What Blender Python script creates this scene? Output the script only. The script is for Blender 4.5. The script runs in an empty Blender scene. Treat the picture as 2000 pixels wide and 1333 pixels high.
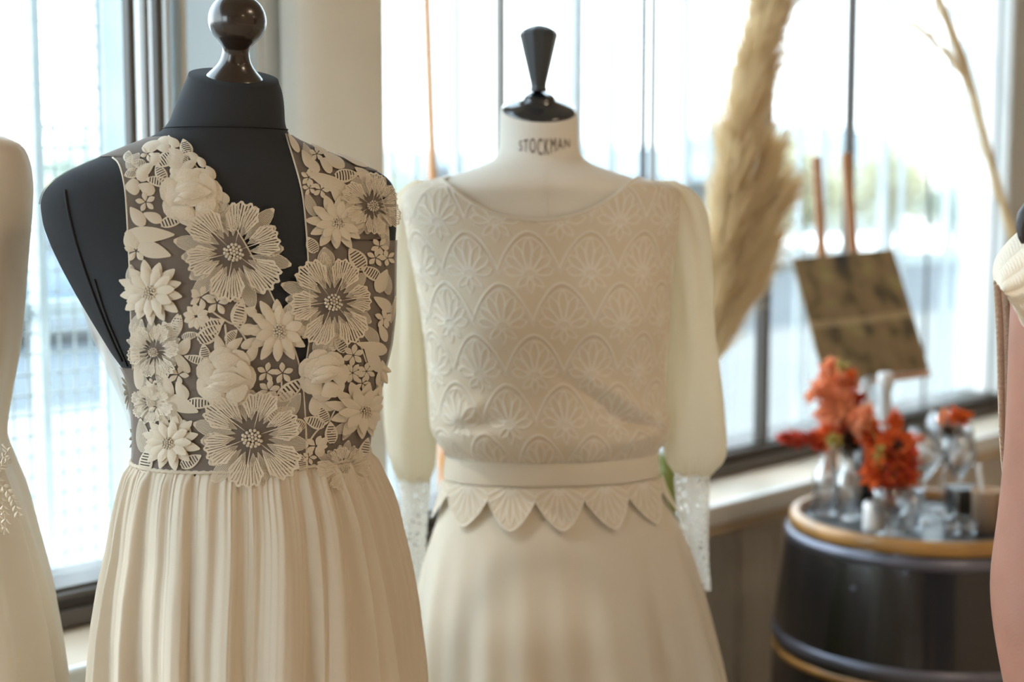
import bpy, bmesh, math, random
import numpy as np
from mathutils import Vector, Matrix, noise
from mathutils.bvhtree import BVHTree

random.seed(7)
RNG = np.random.default_rng(7)
SC = bpy.context.scene
COL = SC.collection

# ---------------------------------------------------------------- camera
F = 2778.0                       # focal length in pixels of a 2000 px wide frame (50 mm on 36 mm)
PITCH = math.radians(5.48)
CAMZ = 1.40
cd = bpy.data.cameras.new('camera'); cam = bpy.data.objects.new('camera', cd); COL.objects.link(cam)
cam.location = (0, 0, CAMZ); cam.rotation_euler = (math.radians(90) - PITCH, 0, 0)
cd.sensor_width = 36; cd.lens = 50; cd.clip_start = .05; cd.clip_end = 300
cd.dof.use_dof = True; cd.dof.focus_distance = 1.56; cd.dof.aperture_fstop = 2.6; cd.dof.aperture_blades = 0
SC.camera = cam

# ---------------------------------------------------------------- colour management, exposure
SC.view_settings.view_transform = 'Standard'; SC.view_settings.look = 'None'
SC.view_settings.gamma = 1; SC.view_settings.use_curve_mapping = False
SC.view_settings.exposure = 0.57
SC.cycles.use_denoising = True
SC.cycles.max_bounces = 8; SC.cycles.transparent_max_bounces = 24
SC.cycles.sample_clamp_indirect = 6; SC.cycles.caustics_reflective = False; SC.cycles.caustics_refractive = False

# ---------------------------------------------------------------- sky and sun
W = bpy.data.worlds.new('sky'); SC.world = W; W.use_nodes = True
wn = W.node_tree; bgn = wn.nodes['Background']
geo = wn.nodes.new('ShaderNodeTexCoord'); sep = wn.nodes.new('ShaderNodeSeparateXYZ'); rmp = wn.nodes.new('ShaderNodeValToRGB')
wn.links.new(geo.outputs['Generated'], sep.inputs[0]); wn.links.new(sep.outputs['Z'], rmp.inputs[0]); wn.links.new(rmp.outputs[0], bgn.inputs[0])
rmp.color_ramp.elements[0].position = 0.0; rmp.color_ramp.elements[0].color = (.86, .94, 1, 1)
rmp.color_ramp.elements[1].position = .5; rmp.color_ramp.elements[1].color = (.70, .86, 1, 1)
bgn.inputs[1].default_value = 6.2
sl = bpy.data.lights.new('sun', 'SUN'); sl.energy = 1.6; sl.angle = math.radians(1.0); sl.color = (1, .96, .90)
sun = bpy.data.objects.new('sun', sl); COL.objects.link(sun)

# ---------------------------------------------------------------- picture geometry -> world points
cP, sP = math.cos(PITCH), math.sin(PITCH)
CAM = np.array([0, 0, CAMZ])
def ray(px, py):
    a = (px - 1000) / F; b = (666.5 - py) / F
    return np.array([a, cP + b * sP, -sP + b * cP])
def at(px, py, Y):
    d = ray(px, py); return CAM + d * (Y / d[1])
def atz(px, py, z):
    d = ray(px, py); return CAM + d * ((z - CAMZ) / d[2])

# window wall: the line of the glass' lower edge, at height ZW, gives the wall's run
ZW = .82
_p1 = atz(140, 1138, ZW); _p2 = atz(1939, 765, ZW)
WE = _p2 - _p1; WE[2] = 0; WLEN = float(np.linalg.norm(WE)); WE /= WLEN
WN = np.array([-WE[1], WE[0], 0.0])
if WN[1] < 0: WN = -WN
WO = np.array([_p1[0], _p1[1], 0.0])
def ws(px, n=0.0, py=500):
    """run along the wall where the sight line through column px meets the plane n metres outside it"""
    d = ray(px, py); t = (np.dot(WO, WN) + n) / np.dot(d, WN)
    p = CAM + d * t; return float(np.dot(p - WO, WE))
def wz(px, py, n=0.0):
    d = ray(px, py); t = (np.dot(WO, WN) + n) / np.dot(d, WN); return float((CAM + d * t)[2])
def wp(s, n, z): return WO + WE * s + WN * n + np.array([0, 0, z])
CAMS = float(np.dot(-WO, WE)); CAMN = float(np.dot(-WO, WN))   # camera in wall coordinates
# the sun stands high outside, nearly along the wall, behind the left end
_sd = Vector(tuple(-WE * .55 + WN * .55)) ; _sd.z = 1.15
sun.rotation_euler = _sd.to_track_quat('Z', 'Y').to_euler()

# ---------------------------------------------------------------- added lamps for warm fill (unseen, in the room behind the camera)
def fill_lamp(name, s, n, z, size, power, color):
    l = bpy.data.lights.new(name, 'AREA'); l.shape = 'DISK'; l.size = size; l.energy = power; l.color = color
    o = bpy.data.objects.new(name, l); COL.objects.link(o); o.location = wp(s, n, z)
    return o
FILL_LAMPS = [(CAMS + 1.6, -2.2, 2.62), (CAMS + .2, -4.0, 2.62), (CAMS + 3.2, -4.2, 2.62)]
for i, (s, n, z) in enumerate(FILL_LAMPS):
    fill_lamp('added_fill_light', s, n, z - .02, .5, (7, 9, 8)[i], (1, .78, .54))
# daylight portals in the window openings
def portal(s0, s1, z0, z1):
    l = bpy.data.lights.new('window_portal', 'AREA'); l.shape = 'RECTANGLE'; l.size = s1 - s0; l.size_y = z1 - z0
    l.cycles.is_portal = True
    o = bpy.data.objects.new('window_portal', l); COL.objects.link(o); o.location = wp((s0 + s1) / 2, .1, (z0 + z1) / 2)
    m = Matrix((tuple(WE), (0, 0, 1), tuple(WN))).transposed()
    o.rotation_euler = m.to_euler()

# ---------------------------------------------------------------- materials
def _mat(name):
    m = bpy.data.materials.new(name); m.use_nodes = True
    nt = m.node_tree; return m, nt, nt.nodes['Principled BSDF'], nt.nodes['Material Output']
def setp(p, **k):
    for a, v in k.items():
        a = a.replace('_', ' ')
        if a in p.inputs: p.inputs[a].default_value = v
def plain(name, c, rough=.5, metal=0, spec=.5, bump=0, bscale=200, var=0, vscale=5, coat=0, stretch=None):
    m, nt, p, out = _mat(name)
    setp(p, Base_Color=(*c, 1), Roughness=rough, Metallic=metal)
    p.inputs['Specular IOR Level'].default_value = spec
    p.inputs['Coat Weight'].default_value = coat
    if bump or var:
        tc = nt.nodes.new('ShaderNodeTexCoord'); mp = nt.nodes.new('ShaderNodeMapping')
        nt.links.new(tc.outputs['Object'], mp.inputs[0])
        if stretch: mp.inputs['Scale'].default_value = stretch
    if bump:
        n = nt.nodes.new('ShaderNodeTexNoise'); n.inputs['Scale'].default_value = bscale; n.inputs['Detail'].default_value = 4
        b = nt.nodes.new('ShaderNodeBump'); b.inputs['Strength'].default_value = bump; b.inputs['Distance'].default_value = .002
        nt.links.new(mp.outputs[0], n.inputs[0]); nt.links.new(n.outputs[0], b.inputs['Height']); nt.links.new(b.outputs[0], p.inputs['Normal'])
    if var:
        n = nt.nodes.new('ShaderNodeTexNoise'); n.inputs['Scale'].default_value = vscale; n.inputs['Detail'].default_value = 5
        r = nt.nodes.new('ShaderNodeValToRGB'); r.color_ramp.elements[0].position = .3; r.color_ramp.elements[1].position = .7
        r.color_ramp.elements[0].color = (*[x * (1 - var) for x in c], 1); r.color_ramp.elements[1].color = (*[min(1, x * (1 + var)) for x in c], 1)
        nt.links.new(mp.outputs[0], n.inputs[0]); nt.links.new(n.outputs[0], r.inputs[0]); nt.links.new(r.outputs[0], p.inputs['Base Color'])
    return m
def cloth(name, c, trans=.25, alpha=1.0, rough=.7, weave=.15, wscale=900, sheen=.2, spec=.25, attr=None, transc=None):
    """woven cloth: diffuse + translucent, optional see-through gaps (alpha) and a colour attribute"""
    m, nt, p, out = _mat(name)
    setp(p, Base_Color=(*c, 1), Roughness=rough); p.inputs['Sheen Weight'].default_value = sheen
    p.inputs['Specular IOR Level'].default_value = spec
    tc = nt.nodes.new('ShaderNodeTexCoord'); n = nt.nodes.new('ShaderNodeTexNoise'); n.inputs['Scale'].default_value = wscale
    b = nt.nodes.new('ShaderNodeBump'); b.inputs['Strength'].default_value = weave; b.inputs['Distance'].default_value = .001
    nt.links.new(tc.outputs['Object'], n.inputs[0]); nt.links.new(n.outputs[0], b.inputs['Height']); nt.links.new(b.outputs[0], p.inputs['Normal'])
    tr = nt.nodes.new('ShaderNodeBsdfTranslucent'); tr.inputs[0].default_value = (*(transc or c), 1)
    mx = nt.nodes.new('ShaderNodeMixShader'); mx.inputs[0].default_value = trans
    nt.links.new(p.outputs[0], mx.inputs[1]); nt.links.new(tr.outputs[0], mx.inputs[2])
    last = mx
    if attr:
        a = nt.nodes.new('ShaderNodeAttribute'); a.attribute_name = attr
        nt.links.new(a.outputs['Color'], p.inputs['Base Color']); nt.links.new(a.outputs['Color'], tr.inputs[0])
    if alpha < 1:
        t = nt.nodes.new('ShaderNodeBsdfTransparent'); m2 = nt.nodes.new('ShaderNodeMixShader'); m2.inputs[0].default_value = alpha
        nt.links.new(t.outputs[0], m2.inputs[1]); nt.links.new(last.outputs[0], m2.inputs[2]); last = m2
    nt.links.new(last.outputs[0], out.inputs[0])
    return m
def _math(nt, op, a, b=None):
    n = nt.nodes.new('ShaderNodeMath'); n.operation = op
    for i, v in enumerate((a, b)):
        if v is None: continue
        if isinstance(v, (int, float)): n.inputs[i].default_value = v
        else: nt.links.new(v, n.inputs[i])
    return n.outputs[0]
def thread_cloth(name, c, n_threads=14, gap=.45, edge=.14, inner=0.0, along=False):
    """embroidered petal: threads run from base to tip (UV u across, v along) with see-through gaps and a solid rim"""
    m = cloth(name, c, trans=.15, weave=.2); nt = m.node_tree; out = nt.nodes['Material Output']
    last = out.inputs[0].links[0].from_node
    uv = nt.nodes.new('ShaderNodeUVMap'); s = nt.nodes.new('ShaderNodeSeparateXYZ'); nt.links.new(uv.outputs[0], s.inputs[0])
    u, v = s.outputs[0], s.outputs[1]
    w = v if along else u
    fr = _math(nt, 'FRACT', _math(nt, 'MULTIPLY', w, n_threads))
    thread = _math(nt, 'LESS_THAN', _math(nt, 'ABSOLUTE', _math(nt, 'SUBTRACT', fr, .5)), .5 - gap / 2)
    e1 = _math(nt, 'GREATER_THAN', _math(nt, 'ABSOLUTE', _math(nt, 'SUBTRACT', u, .5)), .5 - edge / 2)
    e2 = _math(nt, 'GREATER_THAN', v, 1 - edge * .6)
    e = _math(nt, 'MAXIMUM', _math(nt, 'MAXIMUM', e1, e2), thread)
    if inner > 0:
        fr2 = _math(nt, 'FRACT', _math(nt, 'MULTIPLY', w, n_threads * .5))
        jit = _math(nt, 'MULTIPLY', fr2, .10)
        body = _math(nt, 'GREATER_THAN', v, _math(nt, 'ADD', inner, jit))
        rib = _math(nt, 'LESS_THAN', _math(nt, 'ABSOLUTE', _math(nt, 'SUBTRACT', u, .5)), .03)
        e = _math(nt, 'MAXIMUM', _math(nt, 'MULTIPLY', e, body), rib)
    t = nt.nodes.new('ShaderNodeBsdfTransparent'); m2 = nt.nodes.new('ShaderNodeMixShader')
    nt.links.new(e, m2.inputs[0]); nt.links.new(t.outputs[0], m2.inputs[1]); nt.links.new(last.outputs[0], m2.inputs[2])
    nt.links.new(m2.outputs[0], out.inputs[0])
    return m
def clear_glass(name, tint=(1, 1, 1), refl=.08):
    m, nt, p, out = _mat(name)
    t = nt.nodes.new('ShaderNodeBsdfTransparent'); t.inputs[0].default_value = (*tint, 1)
    g = nt.nodes.new('ShaderNodeBsdfGlossy'); g.inputs['Roughness'].default_value = .03
    lw = nt.nodes.new('ShaderNodeLayerWeight'); lw.inputs[0].default_value = .35
    f = _math(nt, 'ADD', _math(nt, 'MULTIPLY', lw.outputs['Fresnel'], .5), refl)
    mx = nt.nodes.new('ShaderNodeMixShader'); nt.links.new(f, mx.inputs[0]); nt.links.new(t.outputs[0], mx.inputs[1]); nt.links.new(g.outputs[0], mx.inputs[2])
    nt.links.new(mx.outputs[0], out.inputs[0]); return m
def emis(name, c, s):
    m, nt, p, out = _mat(name); setp(p, Base_Color=(*c, 1)); p.inputs['Emission Color'].default_value = (*c, 1); p.inputs['Emission Strength'].default_value = s
    return m

# ---------------------------------------------------------------- object helpers
def tag(o, label=None, cat=None, group=None, kind=None):
    if label: o['label'] = label
    if cat: o['category'] = cat
    if group: o['group'] = group
    if kind: o['kind'] = kind
    return o
def empty(name, loc, label=None, cat=None, group=None, rz=0):
    o = bpy.data.objects.new(name, None); COL.objects.link(o); o.empty_display_size = .05
    o.location = tuple(loc); o.rotation_euler = (0, 0, rz); return tag(o, label, cat, group)
ROOTLOC = {}
def link(name, me, mat, parent=None):
    o = bpy.data.objects.new(name, me); COL.objects.link(o)
    if mat is not None:
        for m in (mat if isinstance(mat, (list, tuple)) else [mat]): me.materials.append(m)
    if parent is not None:
        o.parent = parent
        L = Vector((0, 0, 0)); q = parent
        while q is not None: L += q.location; q = q.parent
        if not getattr(parent, 'rotation_euler', None) or parent.rotation_euler.z == 0:
            o.location = -L
    return o
def mesh_np(name, V, Fc, smooth=True, uv=None, col=None):
    """V (n,3); Fc list or array of polygons"""
    me = bpy.data.meshes.new(name)
    V = np.asarray(V, dtype=np.float64)
    if isinstance(Fc, np.ndarray):
        nf, k = Fc.shape
        me.vertices.add(len(V)); me.vertices.foreach_set('co', V.ravel())
        me.loops.add(nf * k); me.loops.foreach_set('vertex_index', Fc.ravel().astype(np.int32))
        me.polygons.add(nf); me.polygons.foreach_set('loop_start', np.arange(0, nf * k, k, dtype=np.int32))
        me.update(calc_edges=True)
    else:
        me.from_pydata([tuple(v) for v in V], [], [tuple(f) for f in Fc]); me.update()
    if smooth: me.polygons.foreach_set('use_smooth', [True] * len(me.polygons))
    if uv is not None:
        ul = me.uv_layers.new(name='UVMap'); idx = np.zeros(len(me.loops), dtype=np.int32); me.loops.foreach_get('vertex_index', idx)
        ul.data.foreach_set('uv', np.asarray(uv)[idx].astype(np.float32).ravel())
    if col is not None:
        ca = me.color_attributes.new('col', 'FLOAT_COLOR', 'POINT'); c = np.ones((len(V), 4), np.float32); c[:, :3] = col
        ca.data.foreach_set('color', c.ravel())
    me.validate(); me.update()
    return me
def grid_faces(nr, nc, wrap=False, flip=False):
    i = np.arange(nr - 1)[:, None]; j = np.arange(nc if wrap else nc - 1)[None, :]
    j2 = (j + 1) % nc
    a = i * nc + j; b = i * nc + j2; c = (i + 1) * nc + j2; d = (i + 1) * nc + j
    q = np.stack([a, b, c, d], -1).reshape(-1, 4)
    return q[:, ::-1].copy() if flip else q
class MB:
    """collects boxes, tubes and lathes in one mesh"""
    def __init__(s): s.v = []; s.f = []
    def add(s, V, Fc):
        n = len(s.v); s.v += [tuple(v) for v in V]; s.f += [tuple(int(i) + n for i in f) for f in Fc]; return s
    def hexa(s, P):      # P: 8 corners, bottom 4 then top 4
        return s.add(P, [(0, 3, 2, 1), (4, 5, 6, 7), (0, 1, 5, 4), (1, 2, 6, 5), (2, 3, 7, 6), (3, 0, 4, 7)])
    def wbox(s, s0, s1, n0, n1, z0, z1):
        return s.hexa([wp(a, b, c) for c in (z0, z1) for a, b in ((s0, n0), (s1, n0), (s1, n1), (s0, n1))])
    def box(s, x0, x1, y0, y1, z0, z1):
        return s.hexa([(a, b, c) for c in (z0, z1) for a, b in ((x0, y0), (x1, y0), (x1, y1), (x0, y1))])
    def tube(s, pts, r, seg=10, cap=True):
        pts = [np.array(p, float) for p in pts]; n = len(pts)
        rs = [r] * n if isinstance(r, (int, float)) else r
        V = []; up = np.array([.13, .27, .95])
        for i, p in enumerate(pts):
            t = pts[min(i + 1, n - 1)] - pts[max(i - 1, 0)]; t /= (np.linalg.norm(t) + 1e-12)
            a = np.cross(t, up); a /= (np.linalg.norm(a) + 1e-12); b = np.cross(t, a)
            up = np.cross(a, t) if abs(np.dot(t, up)) < .99 else up
            for k in range(seg):
                w = 2 * math.pi * k / seg; V.append(p + rs[i] * (a * math.cos(w) + b * math.sin(w)))
        Fc = [tuple(q) for q in grid_faces(n, seg, True)]
        if cap: Fc += [tuple(range(seg - 1, -1, -1)), tuple(range((n - 1) * seg, n * seg))]
        return s.add(V, Fc)
    def lathe(s, prof, c=(0, 0, 0), seg=32, axis=None):
        V = []; c = np.array(c, float)
        M = np.array(Vector((0, 0, 1)).rotation_difference(Vector(axis)).to_matrix()) if axis is not None else np.eye(3)
        for r, z in prof:
            for k in range(seg):
                w = 2 * math.pi * k / seg; V.append(c + M @ np.array([r * math.cos(w), r * math.sin(w), z]))
        Fc = [tuple(q) for q in grid_faces(len(prof), seg, True)]
        if prof[0][0] > 1e-6: Fc.append(tuple(range(seg - 1, -1, -1)))
        if prof[-1][0] > 1e-6: Fc.append(tuple(range((len(prof) - 1) * seg, len(prof) * seg)))
        return s.add(V, Fc)
    def build(s, name, mat, parent=None, smooth=False, bevel=0, auto=None):
        me = mesh_np(name, s.v, s.f, smooth)
        o = link(name, me, mat, parent)
        if bevel:
            b = o.modifiers.new('bevel', 'BEVEL'); b.width = bevel; b.segments = 2; b.limit_method = 'ANGLE'
        if auto is not None:
            for p in me.polygons: p.use_smooth = True
            ed = [0] * len(me.edges)
            me.set_sharp_from_angle(angle=math.radians(auto))
        return o
def struct(o): o['kind'] = 'structure'; return o

# ---------------------------------------------------------------- bodies and garments as stacked cross-sections
def _smooth(zs, vals, sig, grid):
    y = np.interp(grid, zs, vals)
    if sig <= 0: return y
    dz = grid[1] - grid[0]; h = int(max(1, 3 * sig / dz)); k = np.exp(-.5 * (np.arange(-h, h + 1) * dz / sig) ** 2); k /= k.sum()
    return np.convolve(np.pad(y, h, mode='edge'), k, 'valid')
class Form:
    """rows: (py, xl, xr, k): outline columns of the picture at height of row py in the plane Y, k = depth/width"""
    def __init__(s, rows, Y, phi=0, sig=.006, bumps=(), yoff=None, p=1.0, tilt=None):
        s.tilt = tilt; s.Y = Y; s.phi = math.radians(phi); s.bumps = bumps; s.p = p
        Z = []; A = []; CX = []; K = []
        for py, xl, xr, k in rows:
            l = at(xl, py, Y); r = at(xr, py, Y); Z.append(l[2]); CX.append((l[0] + r[0]) / 2); w = (r[0] - l[0]) / 2
            A.append(w / math.sqrt(math.cos(s.phi) ** 2 + (k * math.sin(s.phi)) ** 2)); K.append(k)
        o = np.argsort(Z); Z = np.array(Z)[o]
        s.z0, s.z1 = Z[0], Z[-1]; s.g = np.linspace(Z[0], Z[-1], 900)
        s.a = _smooth(Z, np.array(A)[o], sig, s.g); s.cx = _smooth(Z, np.array(CX)[o], sig * 1.5, s.g); s.k = _smooth(Z, np.array(K)[o], sig * 1.5, s.g)
        s.yo = np.zeros_like(s.g) if yoff is None else _smooth(*[np.array(q) for q in yoff], .03, s.g)
    def pt(s, t, z, off=0.0):
        t = np.asarray(t, float); z = np.asarray(z, float) + 0 * t; t = t + 0 * z
        zc = np.clip(z, s.z0, s.z1)
        a = np.interp(zc, s.g, s.a); k = np.interp(zc, s.g, s.k); cx = np.interp(zc, s.g, s.cx); yo = np.interp(zc, s.g, s.yo)
        ct, st = np.cos(t), np.sin(t)
        if s.p != 1.0: ct = np.sign(ct) * np.abs(ct) ** s.p; st = np.sign(st) * np.abs(st) ** s.p
        lx = a * ct; ly = a * k * st
        e = np.zeros_like(t)
        for (tb, zb, wt, wz_, amp) in s.bumps:
            dt = (t - tb + math.pi) % (2 * math.pi) - math.pi
            e = e + amp * np.exp(-.5 * (dt / wt) ** 2 - .5 * ((z - zb) / wz_) ** 2)
        e = e + off
        nx = ct * k; ny = st; nl = np.sqrt(nx * nx + ny * ny) + 1e-9
        lx = lx + e * nx / nl; ly = ly + e * ny / nl
        c, sn = math.cos(s.phi), math.sin(s.phi)
        if s.tilt is not None:                       # the cut of the neck slopes down to the front
            w = np.clip((z - s.tilt[0]) / (s.tilt[1] - s.tilt[0]), 0, 1); z = z + s.tilt[2] * w * w * (3 - 2 * w) * ly
        return np.stack([cx + lx * c - ly * sn, s.Y + yo + lx * sn + ly * c, z], -1)
    def tz(s, p):
        """angle of a world point on the form"""
        z = p[2]; a = np.interp(z, s.g, s.a); k = np.interp(z, s.g, s.k); cx = np.interp(z, s.g, s.cx); yo = np.interp(z, s.g, s.yo)
        dx, dy = p[0] - cx, p[1] - s.Y - yo; c, sn = math.cos(s.phi), math.sin(s.phi)
        lx = dx * c + dy * sn; ly = -dx * sn + dy * c
        return math.atan2(ly / k, lx), z
    def mesh(s, name, nt=96, nz=120, z0=None, z1=None, off=None, cap=True):
        z0 = s.z0 if z0 is None else z0; z1 = s.z1 if z1 is None else z1
        z = np.linspace(z0, z1, nz)[:, None]; t = np.linspace(0, 2 * math.pi, nt, endpoint=False)[None, :]
        T, Z = np.broadcast_arrays(t, z)
        V = s.pt(T, Z, 0 if off is None else off(T, Z)).reshape(-1, 3); Fq = grid_faces(nz, nt, True)
        if cap:
            V = np.vstack([V, V[:nt].mean(0), V[-nt:].mean(0)]); Fl = [tuple(q) for q in Fq]
            for j in range(nt):
                j2 = (j + 1) % nt; Fl.append((len(V) - 2, j2, j)); Fl.append((len(V) - 1, (nz - 1) * nt + j, (nz - 1) * nt + j2))
            me = mesh_np(name, V, Fl)
        else: me = mesh_np(name, V, Fq)
        return me
def bvh_of(me): return BVHTree.FromPolygons([v.co[:] for v in me.vertices], [p.vertices[:] for p in me.polygons])
def cast(bvh, px, py):
    h = bvh.ray_cast(Vector(CAM), Vector(ray(px, py)).normalized())
    return (np.array(h[0]), np.array(h[1])) if h[0] is not None else (None, None)
def polyline(pts, n):
    P = np.array(pts, float); d = np.r_[0, np.cumsum(np.linalg.norm(np.diff(P, axis=0), axis=1))]
    s = np.linspace(0, d[-1], n); return np.stack([np.interp(s, d, P[:, k]) for k in range(P.shape[1])], -1)
def smoothline(pts, n, it=3):
    P = np.array(pts, float)
    for _ in range(it):
        Q = np.empty((2 * len(P), P.shape[1])); Q[0] = P[0]; Q[-1] = P[-1]; Q[1:-1:2] = .75 * P[:-1] + .25 * P[1:]; Q[2:-1:2] = .25 * P[:-1] + .75 * P[1:]; P = Q
    return polyline(P, n)

# ================================================================ THE ROOM
M = {}
M['frame'] = plain('dark_bronze_aluminium', (.085, .072, .062), .45, spec=.5, var=.1, vscale=3)
M['frame_light'] = plain('grey_aluminium_frame', (.34, .33, .31), .4, spec=.5)
M['white_paint'] = plain('white_painted_wood', (.74, .75, .73), .55, bump=.1, bscale=60, var=.03)
M['cream_paint'] = plain('cream_painted_plaster', (.86, .82, .74), .7, bump=.15, bscale=40, var=.04)
M['panel'] = plain('taupe_board_panelling', (.74, .69, .63), .6, bump=.2, bscale=30, var=.12, vscale=2, stretch=(6, 6, .6))
M['tan_board'] = plain('tan_wood_board', (.62, .47, .32), .55, bump=.2, bscale=40, var=.12, vscale=3, stretch=(1, 1, 8))
M['sill'] = plain('pale_wood_sill', (.66, .56, .44), .5, bump=.1, bscale=50, var=.08)
M['ledge'] = plain('white_lacquered_ledge', (.80, .80, .78), .3, bump=.05)
M['floor'] = plain('pale_oak_floor', (.62, .50, .38), .45, bump=.2, bscale=20, var=.25, vscale=3, stretch=(1, 10, 1))
M['brown_wall'] = plain('warm_brown_plaster', (.50, .38, .27), .8, bump=.15, bscale=30, var=.06)
M['ceiling'] = plain('cream_ceiling', (.66, .57, .46), .8, bump=.1, bscale=30)
M['pane'] = clear_glass('window_glass', (.97, .99, .985), .02)
ZH = 2.62      # head of the windows
ZC = 3.0       # ceiling
S0, S1 = ws(-560) - 4.5, ws(1945)                 # run of the window wall, left end lengthened out of view for more daylight
N0 = min(CAMN - 2.6, -5.2)
SL = S0 - .3; SR = S1 + 1.6
sA, sB = ws(255), ws(330)                   # dark stile left window
sC0, sC1 = ws(523), ws(712)
sW = ws(724)

def wall_piece(name, boxes, mat, parent=None, bevel=0):
    b = MB()
    for q in boxes: b.wbox(*q)
    return struct(b.build(name, mat, parent, bevel=bevel)) if parent is None else b.build(name, mat, parent, bevel=bevel)
wall_piece('floor', [(SL, SR, N0, .12, -.10, 0)], M['floor'])
wall_piece('ceiling', [(SL, SR, N0, .12, ZC, ZC + .1)], M['ceiling'])
LW0, LW1, LZ0, LZ1 = -1.9, -.25, .6, 2.75
wall_piece('wall_left', [(SL - .12, SL, N0, LW0, 0, ZC), (SL - .12, SL, LW1, .12, 0, ZC), (SL - .12, SL, LW0, LW1, 0, LZ0), (SL - .12, SL, LW0, LW1, LZ1, ZC)], M['brown_wall'])
wall_piece('wall_right', [(SR, SR + .12, N0, .12, 0, ZC)], M['cream_paint'])
wall_piece('wall_back', [(SL, SR, N0 - .12, N0, 0, ZC)], M['brown_wall'])
# wall below and above the windows
sM = ws(1660)
wall_piece('wall_front', [(SL, SR, 0, .12, 0, ZW - .055), (SL, SR, 0, .12, ZH + .05, ZC), (SL, S0, 0, .12, ZW - .055, ZH + .05)], M['cream_paint'])
# white boards between the two windows, with upright seams
bw = [(ws(333), ws(341), -.004, .12, ZW - .055, ZH + .05), (ws(341), ws(522), 0, .12, ZW - .055, ZW + .05), (ws(341), ws(522), 0, .12, ZH, ZH + .05), (ws(522), ws(724), .0, .12, ZW - .055, ZH + .05)]
wall_piece('trim_1', bw, M['white_paint'], bevel=.004)
e = empty('window_4', wp(ws(345), 0, ZW)); e['kind'] = 'structure'
m = cloth('frosted_white_glass', (.82, .86, .86), trans=.3, weave=0, rough=.4, sheen=0, transc=(.80, .90, .95)); M['frosted'] = m
MB().wbox(ws(341), ws(522), .03, .036, ZW + .05, ZH).build('frosted_pane', M['frosted'], e)
for x0, x1 in ((341, 345), (366, 378), (512, 522)): MB().wbox(ws(x0), ws(x1), .005, .03, ZW + .05, ZH).build('mullion', M['white_paint'], e, bevel=.002)
# right hand white pier
wall_piece('trim_2', [(ws(1950), SR, -.03, .12, ZW - .2, ZC), (ws(1944), ws(1951), -.035, .0, ZW - .055, ZC)], M['white_paint'], bevel=.006)
# panelling under the sill: separate upright boards
pb = []
s = S0
while s < SR - .05:
    w = .16; pb.append((s + .003, s + w - .003, -.022 - .003 * (int(s * 10) % 2), 0, .02, ZW - .19)); s += w
wall_piece('trim_3', pb, M['panel'], bevel=.004)
# pale wood sill, its white lacquered ledge and tan rail
wall_piece('trim_4', [(S0 - .2, SR - .02, -.20, .02, ZW - .085, ZW - .060)], M['sill'], bevel=.004)
wall_piece('trim_5', [(S0 - .2, SR - .02, -.225, -.20, ZW - .102, ZW - .057)], M['ledge'], bevel=.006)
wall_piece('trim_6', [(S0 - .2, SR - .02, -.212, -.028, ZW - .130, ZW - .1022)], M['tan_board'], bevel=.004)

# windows ---------------------------------------------------------
def window(name, s0, s1, mull, label=None):
    e = empty(name, wp(s0, 0, ZW)); e['kind'] = 'structure'
    b = MB(); b.wbox(s0, s1, -.02, .10, ZW - .055, ZW); b.wbox(s0, s1, -.045, -.02, ZW - .055, ZW - .03)
    b.wbox(s0, s1, -.035, -.02, ZW - .016, ZW - .006)
    b.wbox(s0, s1, -.02, .10, ZH, ZH + .05)
    b.build('frame_rail', M['frame'], e, bevel=.003)
    for (a, c, n0, n1, mt) in mull:
        MB().wbox(a, c, n0, n1, ZW, ZH).build('mullion', M[mt], e, bevel=.003)
    MB().wbox(s0 + .01, s1 - .01, .045, .049, ZW, ZH).build('pane', M['pane'], e)
    return e
def slim(x0, x1, n0, dmax):
    """run s0..s1 and depth of an upright whose two visible faces together span columns x0..x1"""
    d = dmax
    while d > .002:
        a, c = ws(x0, n0 + d), ws(x1, n0)
        if c - a > .45 * d: return a, c, n0, n0 + d
        d *= .85
    return ws(x0, n0), ws(x1, n0), n0, n0 + .003
def ml(x0, x1, n0=-.015, n1=.08, mt='frame'): return (*slim(x0, x1, n0, n1 - n0), mt)
window('window_1', S0, ws(333), [ml(248, 276, -.03, .02), ml(280, 303, -.01, .09, 'frame_light'), ml(304, 330, -.035, .05), ml(-330, -300)])
window('window_2', ws(724), ws(1945), [
    ml(812, 818, -.01, .05, 'frame_light'), ml(966, 989, -.012, .05, 'frame_light'), ml(1246, 1262, -.02, .07, 'frame'), ml(1264, 1281, -.01, .08, 'frame_light'),
    ml(1476, 1508, -.02, .08), ml(1642, 1667, -.02, .08), ml(1807, 1815, -.01, .07), ml(1934, 1944, -.02, .08)])
e = empty('added_window_3', wp(SL, LW0, LZ0)); e['kind'] = 'structure'  # unseen window added in the left wall for daylight from the front left
b = MB(); b.wbox(SL - .08, SL - .02, LW0, LW1, LZ0, LZ0 + .05); b.wbox(SL - .08, SL - .02, LW0, LW1, LZ1 - .05, LZ1); b.build('frame_rail', M['frame'], e)
for k in range(3):
    q = LW0 + (LW1 - LW0 - .04) * k / 2; MB().wbox(SL - .08, SL - .02, q, q + .04, LZ0 + .05, LZ1 - .05).build('mullion', M['frame'], e)
MB().wbox(SL - .05, SL - .046, LW0 + .01, LW1 - .01, LZ0 + .05, LZ1 - .05).build('pane', M['pane'], e)
_l = bpy.data.lights.new('window_portal', 'AREA'); _l.shape = 'RECTANGLE'; _l.size = LW1 - LW0; _l.size_y = LZ1 - LZ0; _l.cycles.is_portal = True
_o = bpy.data.objects.new('window_portal', _l); COL.objects.link(_o); _o.location = wp(SL - .1, (LW0 + LW1) / 2, (LZ0 + LZ1) / 2)
_o.rotation_euler = Matrix((tuple(WN), (0, 0, 1), tuple(-WE))).transposed().to_euler()
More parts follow.
